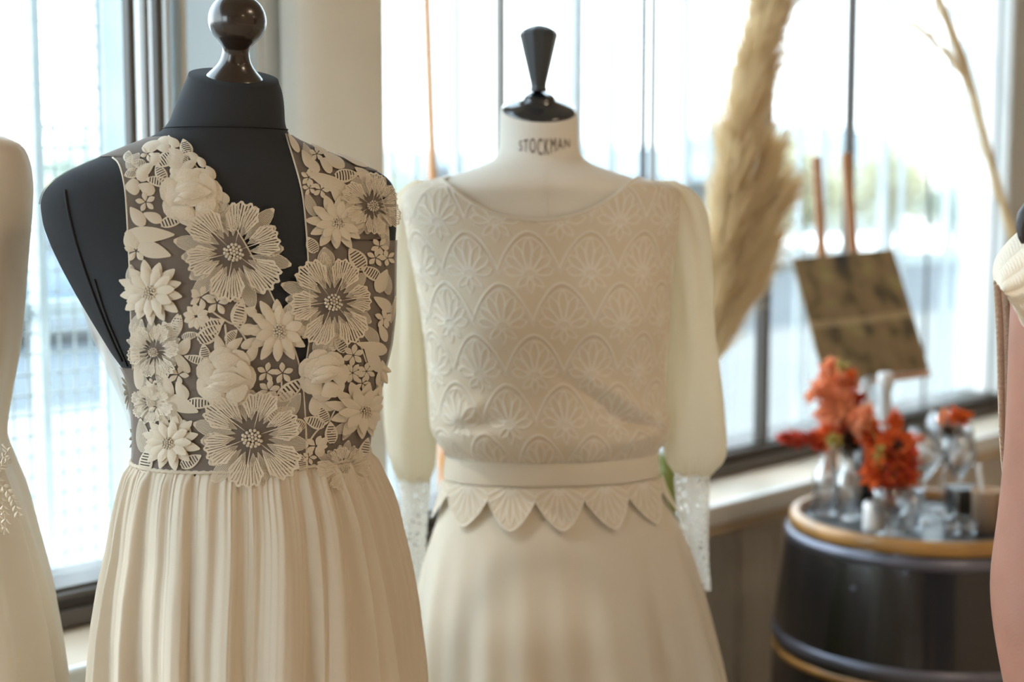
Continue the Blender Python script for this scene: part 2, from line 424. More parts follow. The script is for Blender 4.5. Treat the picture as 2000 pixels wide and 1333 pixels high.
portal(S0, ws(250), ZW, ZH); portal(ws(724), S1, ZW, ZH)

# cream column in front of the wall between the windows
colm = MB(); sc = (sC0 + sC1) / 2; rc = (sC1 - sC0) / 2 * .92
prof = [(rc, 0), (rc, ZC)]
c0 = wp(sc, -.05, 0)
V = []; seg = 48
for z in np.linspace(0.02, ZC, 12):
    for k in range(seg):
        w = 2 * math.pi * k / seg; cx = abs(math.cos(w)) ** .62 * math.copysign(1, math.cos(w)); cy = abs(math.sin(w)) ** .62 * math.copysign(1, math.sin(w))
        V.append(wp(sc + rc * .98 * cx, -.0495 + .045 * cy, z))
Vw = V
me = mesh_np('column', V, grid_faces(12, seg, True)); o = link('trim_7', me, M['cream_paint']); struct(o)

# ================================================================ OUTSIDE
M['galv'] = plain('galvanised_steel', (.62, .70, .74), .5, metal=.0, var=.12, vscale=8)
M['wire'] = plain('grey_fence_wire', (.42, .46, .46), .5)
M['orange'] = plain('orange_painted_pole', (.90, .36, .08), .5)
M['paving'] = plain('grey_concrete_paving', (.17, .167, .158), .9, bump=.2, bscale=3, var=.06, vscale=.6)
M['asphalt'] = plain('grey_asphalt', (.045, .06, .072), .9, var=.15, vscale=.5)
M['render'] = plain('pale_house_render', (.28, .33, .35), .9, var=.08, vscale=.4)
M['roof'] = plain('grey_roof', (.24, .29, .32), .8)
M['leafy'] = plain('yellow_green_leaves', (.46, .44, .28), .8, var=.3, vscale=3)
M['leafy2'] = plain('dusty_green_leaves', (.33, .38, .31), .8, var=.3, vscale=3)
M['bark'] = plain('grey_bark', (.30, .26, .22), .9)
M['carpaint'] = plain('blue_grey_car_paint', (.10, .16, .23), .25, coat=.6)
M['darkglass'] = plain('dark_car_glass', (.05, .07, .09), .1)
M['tyre'] = plain('black_tyre', (.03, .03, .03), .8)
GS, GE = S0 - 14, S1 + 40
wall_piece('ground', [(GS, GE, .125, 7.6, -.2, -.1)], M['paving'])
wall_piece('ground_side', [(GS, SL - .13, N0 - 6, .125, -.2, -.1)], M['paving'])
wall_piece('road', [(GS, GE, 7.6, 17, -.22, -.12)], M['asphalt'])
wall_piece('verge', [(GS, GE, 17, 60, -.2, -.1)], M['paving'])

# security fence right outside the glass
NF = .32
fe = empty('security_fence', wp(0, NF, -.1), 'galvanised steel security fence standing just outside the windows', 'fence')
for x0, x1 in ((-430, -408), (-180, -160), (60, 88), (196, 249), (884, 899), (1108, 1134), (1187, 1197), (1326, 1342), (1384, 1390), (1556, 1562), (1601, 1609), (1716, 1730), (1756, 1761), (1842, 1850), (1872, 1888), (760, 768)):
    a, c, e0, e1 = slim(x0 - 4, x1 + 4, NF, .035)
    MB().wbox(a, c, e0, e1, -.1, 2.75).build('fence_post', M['galv'], fe)
b = MB()
sa, sb = ws(-500, NF), ws(1940, NF)
for z in (.25, 1.2, 2.5): b.wbox(sa, sb, NF + .036, NF + .05, z, z + .03)
b.build('fence_rail', M['galv'], fe)
b = MB(); s = sa
while s < ws(330, NF):
    b.wbox(s, s + .0038, NF + .012, NF + .015, -.05, 2.5); s += .030
z = -.05
while z < 2.5:
    b.wbox(sa, ws(330, NF), NF + .016, NF + .0188, z, z + .0038); z += .036
wm = b.build('wire_mesh', M['wire'], fe)
b = MB(); s = ws(722, NF)
while s < sb:
    b.wbox(s, s + .003, NF + .012, NF + .015, -.05, 1.28); s += .05
b.build('wire_mesh', M['wire'], fe)
# orange pole leaning just outside the right hand window
p0 = wp(ws(868, .19, 960), .19, wz(868, 960, .19)); p1 = wp(ws(834, .19, 0), .19, wz(834, 0, .19)); dz = p1 - p0
pole = MB().tube([p0 - dz * (p0[2] + .1) / dz[2], p0, p1, p1 + dz * .15], .0095, 12).build('pole', M['orange'], smooth=True)
tag(pole, 'thin orange pole leaning upright outside the window left of the white mannequin', 'pole')
# wooden easels, buildings, trees ----------------------------------
def house(s0, s1, n0, n1, h, label, wins, col='render'):
    e = empty('house', wp((s0 + s1) / 2, (n0 + n1) / 2, -.1), label, 'building', 'houses across the road')
    MB().wbox(s0, s1, n0, n1, -.1, h).build('house_wall', M[col], e)
    b = MB(); m = (n0 + n1) / 2
    P = [wp(s0 - .3, n0 - .3, h), wp(s1 + .3, n0 - .3, h), wp(s1 + .3, n1 + .3, h), wp(s0 - .3, n1 + .3, h), wp(s0 - .3, m, h + 1.2), wp(s1 + .3, m, h + 1.2)]
    b.add(P, [(0, 1, 5, 4), (2, 3, 4, 5), (0, 4, 3), (1, 2, 5), (0, 3, 2, 1)]); b.build('house_roof', M['roof'], e)
    for k in range(wins):
        a = s0 + (s1 - s0) * (k + .3) / wins
        MB().wbox(a, a + .9, n0 - .03, n0, 1.0, 2.3).build('house_window', M['darkglass'], e)
house(ws(1530, 34), ws(1760, 34), 34, 40, 4.2, 'low pale house across the road, seen through the windows right of the white mannequin', 4)
house(ws(800, 22), ws(1090, 22), 22, 28, 1.6, 'grey roofed house across the road, seen through the window between the mannequins', 3)
def tree(name, px, dist, h, r, mt, label):
    base = wp(ws(px, dist), dist, -.1)
    e = empty(name, base, label, 'tree' if name == 'tree' else 'shrub', 'greenery across the road')
    MB().tube([base, base + np.array([.05, 0, h * .4]), base + np.array([0, .03, h * .75])], [r * .09, r * .07, r * .04], 8).build('trunk', M['bark'], e)
    V = []; Fc = []
    n = 1500
    for k in range(n):
        d = RNG.normal(size=3); d /= np.linalg.norm(d); rr = RNG.random() ** .35
        q = base + np.array([0, 0, h - r * .9]) + d * rr * np.array([r, r, r * .95]) * (1 + .25 * math.sin(5 * d[0] + 3 * d[2]))
        a = RNG.normal(size=3); a /= np.linalg.norm(a); b_ = np.cross(a, d); b_ /= np.linalg.norm(b_) + 1e-9; sz = .09 * r
        i = len(V); V += [q - a * sz, q + b_ * sz * .6, q + a * sz, q - b_ * sz * .6]; Fc.append((i, i + 1, i + 2, i + 3))
    link('foliage', mesh_np('foliage', V, Fc, False), M[mt], e)
house(ws(1170, 26), ws(1420, 26), 26, 32, 2.2, 'long pale house across the road, seen between the white mannequin and the pampas plume', 6)
house(ws(-150, 24), ws(120, 24), 24, 30, .9, 'low pale house across the road behind the left window', 3)
tree('shrub', 30, 18, 2.2, 1.1, 'leafy', 'yellow green shrub beyond the road behind the left window')
tree('tree', 175, 21, 3.0, 1.4, 'leafy2', 'dusty green tree beyond the road behind the left window')
tree('tree', 730, 18, 2.4, 1.3, 'leafy2', 'dusty green tree seen through the brightest pane beside the cream column')
tree('shrub', 1330, 20, 1.9, 1.1, 'leafy', 'yellow green shrub seen right of the white mannequin neck')
tree('tree', 1560, 21, 3.4, 1.6, 'leafy', 'yellow green tree seen behind the pampas plume and easel')
tree('tree', 1740, 22, 3.6, 1.6, 'leafy', 'yellow green tree seen behind the top of the painting')
tree('shrub', 1860, 19, 2.4, 1.1, 'leafy2', 'dusty green shrub seen behind the rightmost panes')
# a parked car behind the left window
cs = ws(150, 13.0); cb = wp(cs, 13.0, -.12)
e = empty('car', cb, 'blue grey car parked in the road behind the left window', 'car')
side = [(-2.1, .35), (-2.15, .75), (-1.9, .92), (-1.1, .98), (-.6, 1.42), (.7, 1.45), (1.4, 1.0), (2.0, .92), (2.15, .7), (2.1, .35)]
V = [wp(cs + x, 13.0 + w, z - .12) for w in (-.85, .85) for x, z in side]; n = len(side)
Fc = [tuple(range(n - 1, -1, -1)), tuple(range(n, 2 * n))] + [(i, (i + 1) % n, n + (i + 1) % n, n + i) for i in range(n)]
b = MB(); b.add(V, Fc); b.build('car_body', M['carpaint'], e, bevel=.05)
b = MB(); b.add([wp(cs + x, 13.0 - .862, z - .12) for x, z in ((-1.0, 1.0), (-.55, 1.36), (.62, 1.38), (1.2, 1.02))], [(0, 1, 2, 3)]); b.build('car_window', M['darkglass'], e)
for x in (-1.35, 1.35):
    for w in (-.8, .8):
        c = wp(cs + x, 13.0 + w, .2); MB().tube([c - WN * .1, c + WN * .1], .32, 20).build('wheel', M['tyre'], e)

# added pendant fixtures for the fill lamps, unseen behind the camera
M['lampmetal'] = plain('black_lamp_metal', (.03, .03, .03), .4)
M['bulb'] = emis('added_warm_bulb', (1, .8, .55), 6)
for i, (s, n, z) in enumerate(FILL_LAMPS):
    c = wp(s, n, z); e = empty('added_pendant_lamp', c, ('added black dome pendant lamp for warm fill, nearest the window wall', 'added black dome pendant lamp for warm fill, deep in the room on the left', 'added black dome pendant lamp for warm fill, deep in the room on the right')[i], 'lamp', 'added ceiling pendant lamps for fill')
    MB().lathe([(.30, 0), (.29, .05), (.22, .14), (.10, .20), (.03, .23)], c, 32).build('lamp_shade', M['lampmetal'], e, smooth=True)
    MB().tube([c + np.array([0, 0, .22]), np.array([c[0], c[1], ZC])], .006, 8).build('cord', M['lampmetal'], e)

# ================================================================ MANNEQUINS AND DRESSES
M['black_jersey'] = plain('black_jersey', (.034, .036, .040), .85, spec=.25, bump=.25, bscale=900)
M['black_seam'] = plain('black_seam_cord', (.012, .012, .014), .8)
M['dark_wood'] = plain('dark_lacquered_wood', (.030, .018, .012), .26, spec=.6, coat=.35)
M['black_lacquer'] = plain('black_lacquer', (.016, .018, .022), .16, spec=.7, coat=.6)
M['black_satin'] = plain('black_satin_wood', (.045, .050, .056), .38, spec=.5)
M['canvas'] = plain('cream_bust_canvas', (.82, .77, .68), .75, bump=.1, bscale=700)
M['ink'] = plain('brown_print_ink', (.14, .09, .07), .8)
M['steel'] = plain('dark_steel', (.08, .08, .085), .35, metal=.8)
CREAM = (.80, .70, .55)
M['lace'] = cloth('cream_embroidery', (.84, .745, .60), trans=.15, weave=.35, wscale=1200)
M['lace_rose'] = cloth('cream_corded_rose', (.84, .75, .61), trans=.08, weave=.5, wscale=500)
M['threads'] = thread_cloth('cream_threads', (.84, .75, .61), 11, .36, .12)
M['threads_open'] = thread_cloth('cream_threads_open_heart', (.84, .75, .61), 13, .40, .10, inner=.36)
M['hatch'] = thread_cloth('cream_hatched_leaf', (.84, .75, .61), 9, .45, .30, along=True)
M['tulle'] = cloth('taupe_sheer_tulle', (.40, .33, .28), trans=.2, alpha=.62, weave=.1)
M['tulle_light'] = cloth('cream_sheer_tulle', (.80, .74, .66), trans=.45, alpha=.62, weave=.05, transc=(.95, .93, .90))
M['chiffon'] = cloth('cream_chiffon', (.82, .72, .58), trans=.16, weave=.25, wscale=1400, sheen=.15)
M['crepe'] = cloth('ivory_crepe', (.84, .755, .62), trans=.10, weave=.12, wscale=1500, sheen=.2)
M['ivory_lace'] = cloth('ivory_bodice_lace', (.8, .7, .56), trans=.08, weave=.1, wscale=1500, attr='col')
M['sleeve'] = cloth('ivory_sheer_sleeve', (.88, .82, .70), trans=.45, weave=.1, wscale=1500, transc=(.97, .90, .74))
M['satin'] = cloth('champagne_satin', (.82, .71, .57), trans=.10, rough=.38, weave=.06, sheen=.1, spec=.5)
PI = math.pi
FR = -PI / 2          # front of a form

# ---------------------------------------------------------------- 1: black mannequin
Y1 = 1.62
rows1 = [(150, 372, 541, .95), (168, 364, 549, .95), (195, 352, 553, .95), (240, 334, 555, .95), (262, 318, 560, .85), (272, 298, 577, .72), (284, 270, 604, .62), (300, 236, 645, .55), (320, 199, 700, .50), (338, 164, 741, .48),
         (356, 140, 757, .48), (375, 124, 763, .48), (400, 118, 766, .48), (440, 123, 766, .50), (480, 136, 764, .54), (520, 153, 764, .58), (570, 177, 764, .63), (620, 204, 764, .66),
         (680, 238, 758, .68), (715, 262, 750, .68), (740, 270, 744, .68), (760, 273, 740, .68), (800, 276, 730, .70), (850, 277, 718, .72), (900, 274, 713, .73), (960, 266, 724, .73), (1040, 256, 742, .73), (1160, 242, 762, .74), (1270, 240, 765, .75)]
def zat(py, Y): return float(at(1000, py, Y)[2])
b1 = [(FR - .42, zat(628, Y1), .30, .045, .022), (FR + .42, zat(628, Y1), .30, .045, .020)]
F1 = Form(rows1, Y1, phi=24, sig=.0035, bumps=b1, tilt=(zat(262, Y1), zat(150, Y1), .30))
m1 = empty('mannequin', (F1.cx[450], Y1, 0), 'black jersey mannequin with round dark wood ball finial, wearing the floral lace dress', 'mannequin')
me1 = F1.mesh('torso', 128, 220); BV1 = bvh_of(me1)
link('torso', me1, M['black_jersey'], m1)
# neck seam, arm plate seam, front princess seam
def on_surface(bvh, pts, off=.001, n=60):
    out = []
    for p in smoothline(pts, n):
        h, nn = cast(bvh, *p)
        if h is not None: out.append(h + nn * off)
    return out
tt = np.linspace(0, 2 * PI, 80)
MB().tube(list(F1.pt(tt, zat(252, Y1) - 0 * tt, .0006)), .0009, 6).build('neck_seam', M['black_seam'], m1, smooth=True)
MB().tube(on_surface(BV1, [(128, 372), (133, 410), (150, 480), (185, 580), (222, 670), (240, 705)]), .0013, 6).build('arm_plate_seam', M['black_seam'], m1, smooth=True)
MB().tube(on_surface(BV1, [(185, 545), (205, 610), (228, 665), (250, 715)]), .0010, 6).build('side_seam', M['black_seam'], m1, smooth=True)
# ball finial
fc = at(464, 162, Y1); 
prof = []
sc1 = Y1 / F * 1.0
for px_, py_ in ((6, 12), (40, 10), (54, 4), (57, 0), (55, -6), (48, -14), (38, -24), (30, -36), (26.5, -48), (25, -58), (26.5, -66), (33, -74), (44, -84), (52, -97), (55.5, -112), (54, -128), (47, -144), (36, -156), (20, -164), (0, -167)):
    prof.append((px_ * sc1, -py_ * sc1))
P = smoothline(prof, 60, 2)
MB().lathe([(abs(a), b) for a, b in P], at(458, 158, Y1), 48, axis=(.30 * math.sin(F1.phi), -.30 * math.cos(F1.phi), 1)).build('ball_finial', M['dark_wood'], m1, smooth=True)
def stand(parent, cx, cy, top, mat='steel', rot=.4, R=.24):
    MB().tube([(cx, cy, .10), (cx, cy, top)], .014, 16).build('pole', M[mat], parent, smooth=True)
    for k in range(3):
        w = 2 * PI * k / 3 + rot
        MB().tube([(cx, cy, .16), (cx + .13 * math.cos(w), cy + .13 * math.sin(w), .10), (cx + R * math.cos(w), cy + R * math.sin(w), .012)], .011, 8).build('leg', M[mat], parent, smooth=True)
stand(m1, F1.cx[10], Y1, F1.z0 + .02)

# ---------------------------------------------------------------- dress 1: floral lace bodice and gathered chiffon skirt
d1 = empty('lace_dress', (F1.cx[450], Y1, .12), 'floral lace wedding dress with deep V neck and gathered cream skirt on the black mannequin', 'dress')
def tzlist(form, bvh, pts, n=80):
    out = []
    for p in smoothline(pts, n, 2):
        h, nn = cast(bvh, *p)
        if h is not None: out.append(form.tz(h))
    return np.array(out)
def edge_fn(E):
    """E: rows of (t, z) -> t as a function of z"""
    E = E[np.argsort(E[:, 1])]; return lambda z: np.interp(z, E[:, 1], E[:, 0])
VL = tzlist(F1, BV1, [(331, 266), (365, 300), (400, 348), (440, 415), (480, 478), (520, 556), (560, 640), (588, 715), (595, 790), (596, 860), (597, 926)])
VR = tzlist(F1, BV1, [(556, 262), (575, 320), (590, 375), (597, 440), (603, 500), (608, 560), (611, 620), (606, 680), (592, 735), (594, 790), (598, 860), (599, 926)])
AL = tzlist(F1, BV1, [(222, 308), (234, 317), (245, 360), (249, 430), (250, 520), (252, 600), (257, 660), (262, 722)])
AR = tzlist(F1, BV1, [(716, 336), (738, 372), (752, 415), (757, 470)])
fVL, fVR, fAL, fAR = map(edge_fn, (VL, VR, AL, AR))
zarmL, zTopL = AL[:, 1].min(), AL[:, 1].max()
zarmR, zTopR = AR[:, 1].min(), AR[:, 1].max()
zw = zat(890, Y1)
zt = max(VL[:, 1].max(), VR[:, 1].max())
def panel(name, tL, tR, z0, z1, nz, nt, off, mat, parent, form=F1):
    z = np.linspace(z0, z1, nz); U = np.linspace(0, 1, nt)
    T = np.array([tL(zz) + (tR(zz) - tL(zz)) * U for zz in z]); Z = np.repeat(z[:, None], nt, 1)
    V = form.pt(T, Z, off).reshape(-1, 3)
    return link(name, mesh_np(name, V, grid_faces(nz, nt)), mat, parent)
# angles: front is -pi/2; picture left -> t toward -pi ; picture right -> t toward 0
def Lleft(z):
    if z > zTopL: return -PI
    if z > zarmL: return fAL(z)
    return -PI - .7 * min(1, (zarmL - z) / .02)
def Rright(z):
    if z > zTopR: return 0.0
    if z > zarmR: return fAR(z)
    return .25 + .3 * min(1, (zarmR - z) / .05)
panel('sheer_panel', Lleft, fVL, zw, VL[:, 1].max(), 150, 60, .0022, M['tulle'], d1)
panel('sheer_panel', fVR, Rright, zw, VR[:, 1].max(), 150, 60, .0022, M['tulle'], d1)
# shoulder backs and the back band
panel('sheer_panel', lambda z: PI * .62, lambda z: PI, zTopL - .05, VL[:, 1].max(), 30, 30, .0022, M['tulle'], d1)
panel('sheer_panel', lambda z: 0.0, lambda z: PI * .38, zTopR - .05, VR[:, 1].max(), 30, 30, .0022, M['tulle'], d1)
panel('sheer_panel', lambda z: .5, lambda z: PI - .6, zw, zat(700, Y1), 60, 60, .0022, M['tulle'], d1)
# edgings
def edging(E, r=.0011, off=.0016, name='edging'):
    E = E[np.argsort(E[:, 1])]
    MB().tube(list(F1.pt(E[:, 0], E[:, 1], off)), r, 6).build(name, M['lace'], d1, smooth=True)
for E in (VL, VR, AL, AR): edging(E)

# ---- embroidery motifs, laid on the body surface
PX1 = 1.50 / F
class Applique:
    """gathers petals given in picture pixels round a centre and lays them on the torso"""
    def __init__(s, px, py, bvh=BV1, flat=False):
        h, n = cast(bvh, px, py); s.bvh = bvh
        if h is None:
            # past the outline: take the nearest surface point to the sight line at the body's depth
            q, n, _, _ = bvh.find_nearest(Vector(at(px, py, Y1 - .02))); h = np.array(q); n = np.array(n)
        s.c = h; s.n = n
        vd = CAM - h; vd /= np.linalg.norm(vd)
        right = np.array([1., 0, 0]); up = np.cross(vd, right); up /= np.linalg.norm(up); up = -up if up[2] < 0 else up
        # tangent axes whose picture projection is the picture's x and y
        def tang(d):
            t = d - n * np.dot(d, n) / max(.35, np.dot(vd, n)) * 1.0 if False else d - vd * 0
            k = np.dot(d, n) / max(.45, abs(np.dot(vd, n))); return d - vd * k * (1 if np.dot(vd, n) > 0 else -1)
        s.T = tang(right); s.B = tang(up); s.dist = np.linalg.norm(CAM - h)
        s.parts = {}
    def put(s, key, P2, H, Fq, UV):
        """P2 (n,2) pixels from the centre (y down), H heights in metres"""
        sc = s.dist / F
        V = []
        for (x, y), h in zip(P2, H):
            q = s.c + s.T * x * sc - s.B * y * sc
            r = s.bvh.find_nearest(Vector(q))
            V.append(np.array(r[0]) + np.array(r[1]) * (.0034 + h))
        v, f, u = s.parts.setdefault(key, ([], [], []))
        n = len(v); v += V; f += [tuple(int(i) + n for i in q) for q in Fq]; u += list(UV)
    def petal(s, key, ang, L, Wd, r0=0.0, nu=7, nv=8, h0=0., h1=.002, cup=.0015, tip=0.0, scal=0, shape=.75, cx=0, cy=0, fan=False, curl=0.0):
        """one petal from (cx,cy) in direction ang (deg, 0 = right, 90 = up); Wd is the half width (px) or half angle (deg) when fan"""
        a = math.radians(ang); P = []; H = []; UV = []
        for j in range(nv):
            v = j / (nv - 1)
            for i in range(nu):
                u = 2 * i / (nu - 1) - 1
                if fan:
                    Lr = L * (1 - .30 * abs(u) ** 3.5 + (scal * (.5 - abs(((u + 1) * 2.5 + .5) % 1 - .5) * 2) if scal else 0))
                    r = r0 + (Lr - r0) * v; w = a + math.radians(Wd) * u * (.45 + .55 * v ** .5)
                    x, y = r * math.cos(w), r * math.sin(w)
                else:
                    wv = math.sin(PI * min(1, (v * .94 + .03)) ** shape) ** .85
                    if tip: wv *= (1 - v ** 4 * tip)
                    xx = r0 + (L - r0) * v; yy = Wd * wv * u + curl * v * v * L
                    x, y = xx * math.cos(a) - yy * math.sin(a), xx * math.sin(a) + yy * math.cos(a)
                P.append((cx + x, cy - y)); H.append(h0 + (h1 - h0) * v + cup * (1 - u * u) * math.sin(PI * min(1, v + .1)) ); UV.append(((u + 1) / 2, v))
        s.put(key, P, H, grid_faces(nv, nu), UV)
    def beads(s, R, n=18, br=3.2, h=.004, name='bead_cluster'):
        pts = [(0, 0)]
        for ring, cnt in ((.38, 6), (.74, 11), (1.0, 15)):
            for k in range(cnt): w = 2 * PI * (k + ring) / cnt; pts.append((R * ring * math.cos(w), R * ring * math.sin(w)))
        sc = s.dist / F; s.bd = MB()
        for x, y in pts[:n]:
            q = s.c + s.T * x * sc - s.B * y * sc; r = s.bvh.find_nearest(Vector(q)); c = np.array(r[0]) + np.array(r[1]) * (.0034 + h)
            rr = br * sc; s.bd.lathe([(0, -rr), (rr * .7, -rr * .7), (rr, 0), (rr * .7, rr * .7), (0, rr)], c, 8)
        s.bdn = name
    def build(s, name, parent):
        root = None
        for key, (v, f, u) in s.parts.items():
            o = link(name if root is None else 'petal_layer', mesh_np(name, v, f, True, uv=u), M[key], parent if root is None else root)
            root = root or o
        if hasattr(s, 'bd'): s.bd.build(s.bdn, M['lace'], root, smooth=True)
        return root
def anemone(px, py, R, n=6, rot=0, squash=None, half=None):
    a = Applique(px, py)
    for k in range(n):                                   # lower layer, between the upper petals
        w = rot + 360 / n * (k + .5)
        if half and not half(w): continue
        for q, L in ((-14, .92), (0, 1.10), (14, .94)):
            a.petal('threads', w + q * 6 / n * 1.2, R * L, R * .145, r0=R * .3, nu=5, nv=8, h0=.0, h1=.0016, cup=.0005, shape=1.4)
    for k in range(n):
        w = rot + 360 / n * k
        if half and not half(w): continue
        a.petal('threads_open', w, R * (.92 + .12 * ((k * 7) % 3 - 1) / 2), 180 / n * .90, r0=R * .16, nu=22, nv=10, h0=.0012, h1=.006 + .002 * (k % 2), cup=.0015, scal=.10, fan=True)
    a.beads(R * .17, 26, R * .032, .003)
    return a.build('flower_applique', d1)
def daisy(px, py, R, n=12, rot=0, bead=.2):
    a = Applique(px, py)
    for k in range(n): a.petal('lace', rot + 360 / n * (k + .5), R * (.93 + .07 * (k % 2)), R * .165, r0=R * .12, nu=5, nv=8, h0=.0005, h1=.003, cup=.0018, shape=1.15)
    for k in range(n - 2): a.petal('lace', rot + 360 / (n - 2) * k, R * .72, R * .155, r0=R * .1, nu=5, nv=8, h0=.003, h1=.006, cup=.0015, shape=1.15)
    a.beads(R * bead, 24, R * .040, .0050)
    return a.build('flower_applique', d1)
def rose(px, py, R, rot=0):
    a = Applique(px, py)
    for k in range(7):
        a.petal('lace_rose', rot + 360 / 7 * k, R * 1.0, R * .38, r0=R * .25, nu=9, nv=9, h0=.001, h1=.0022, cup=.002, shape=1.9)
    for k in range(5):
        a.petal('lace_rose', rot + 20 + 72 * k, R * .84, R * .42, r0=R * .1, nu=9, nv=9, h0=.003, h1=.0050, cup=.0025, shape=1.7)
    for k, (dx, dy, an, L, Wd) in enumerate(((-.62, .02, 8, 1.25, .46), (-.55, .22, 16, 1.10, .24), (-.50, -.16, -6, 1.10, .24), (-.42, .03, 4, .80, .17))):
        a.petal('lace_rose', rot * .3 + an, L * R, Wd * R, r0=0, nu=7, nv=9, h0=.0052 + .0012 * k, h1=.0054 + .0012 * k, cup=.0026, cx=dx * R, cy=dy * R, shape=1.0)
    return a.build('rose_applique', d1)
def blossom(px, py, R, n=5, rot=0, parent=None):
    a = Applique(px, py)
    for k in range(n): a.petal('lace', rot + 360 / n * k, R, R * .27, r0=R * .1, nu=4, nv=6, h0=0, h1=.0012, cup=.0008, shape=1.2)
    return a.build('small_blossom', d1)
def leaf(px, py, ang, L, Wd, kind='lace', curl=0.0):
    a = Applique(px, py)
    a.petal(kind, ang, L, Wd, nu=6, nv=10, h0=.0002, h1=.0010, cup=.0010, cx=-L / 2 * math.cos(math.radians(ang)), cy=L / 2 * math.sin(math.radians(ang)), curl=curl)
    return a.build('leaf_applique', d1)
def stem(pts, r=.0011):
    out = on_surface(BV1, pts, .0032, 14)
    if len(out) > 2: MB().tube(out, r, 5).build('embroidered_stem', M['lace'], d1, smooth=True)

# ---- where the motifs sit (pixel centres read off the photograph, then laid on the body)
def A(x, y): return (200 + x * .3, 250 + y * .3001)
def B(x, y): return (480 + x * .3002, 250 + y * .3001)
def Cc(x, y): return (200 + x * .26247, 600 + y * .26257)
def D(x, y): return (480 + x * .26251, 600 + y * .26257)
anemone(455, 495, 104, 6, 18)
anemone(647, 592, 92, 6, 8)
anemone(492, 852, 106, 6, 20)
anemone(306, 682, 52, 6, 10)
anemone(722, 402, 62, 6, 30)
anemone(668, 915, 52, 6, 60, half=lambda w: True)
anemone(304, 785, 40, 6, 40)
daisy(297, 572, 62, 13, 5)
daisy(653, 437, 58, 12, 10)
daisy(541, 645, 64, 12, 15)
daisy(335, 862, 56, 12, 0)
daisy(704, 800, 60, 12, 8)
rose(373, 384, 60, 10); rose(441, 736, 58, 0); rose(630, 730, 50, 55)
for (p, r, n, ro) in (
    (A(285, 485), 19, 5, 100), (A(300, 185), 15, 5, 60), (A(225, 805), 22, 5, 90), (A(640, 1110), 22, 5, 70), (A(745, 1145), 24, 5, 85), (A(612, 1230), 24, 5, 95), (A(445, 120), 14, 5, 20),
    (B(400, 330), 16, 5, 80), (B(405, 395), 14, 5, 100), (B(480, 405), 17, 5, 70), (B(455, 185), 16, 5, 90), (B(855, 775), 18, 5, 60), (B(830, 850), 18, 5, 80), (B(905, 850), 16, 5, 40), (B(880, 1240), 19, 5, 90),
    (Cc(700, 70), 24, 5, 60), (Cc(575, 490), 20, 5, 70), (Cc(400, 610), 15, 5, 90), (Cc(385, 560), 12, 5, 30), (Cc(420, 740), 16, 5, 60), (Cc(470, 790), 13, 5, 60),
    (D(150, 475), 20, 5, 80), (D(268, 480), 21, 5, 95), (D(165, 610), 22, 6, 80), (D(785, 350), 21, 6, 80), (D(780, 480), 20, 6, 60), (D(880, 470), 18, 6, 90), (D(510, 1030), 22, 5, 70), (D(1005, 95), 18, 5, 80), (D(460, 1115), 14, 5, 0), (D(850, 560), 16, 5, 70)):
    blossom(*p, r, n, ro)
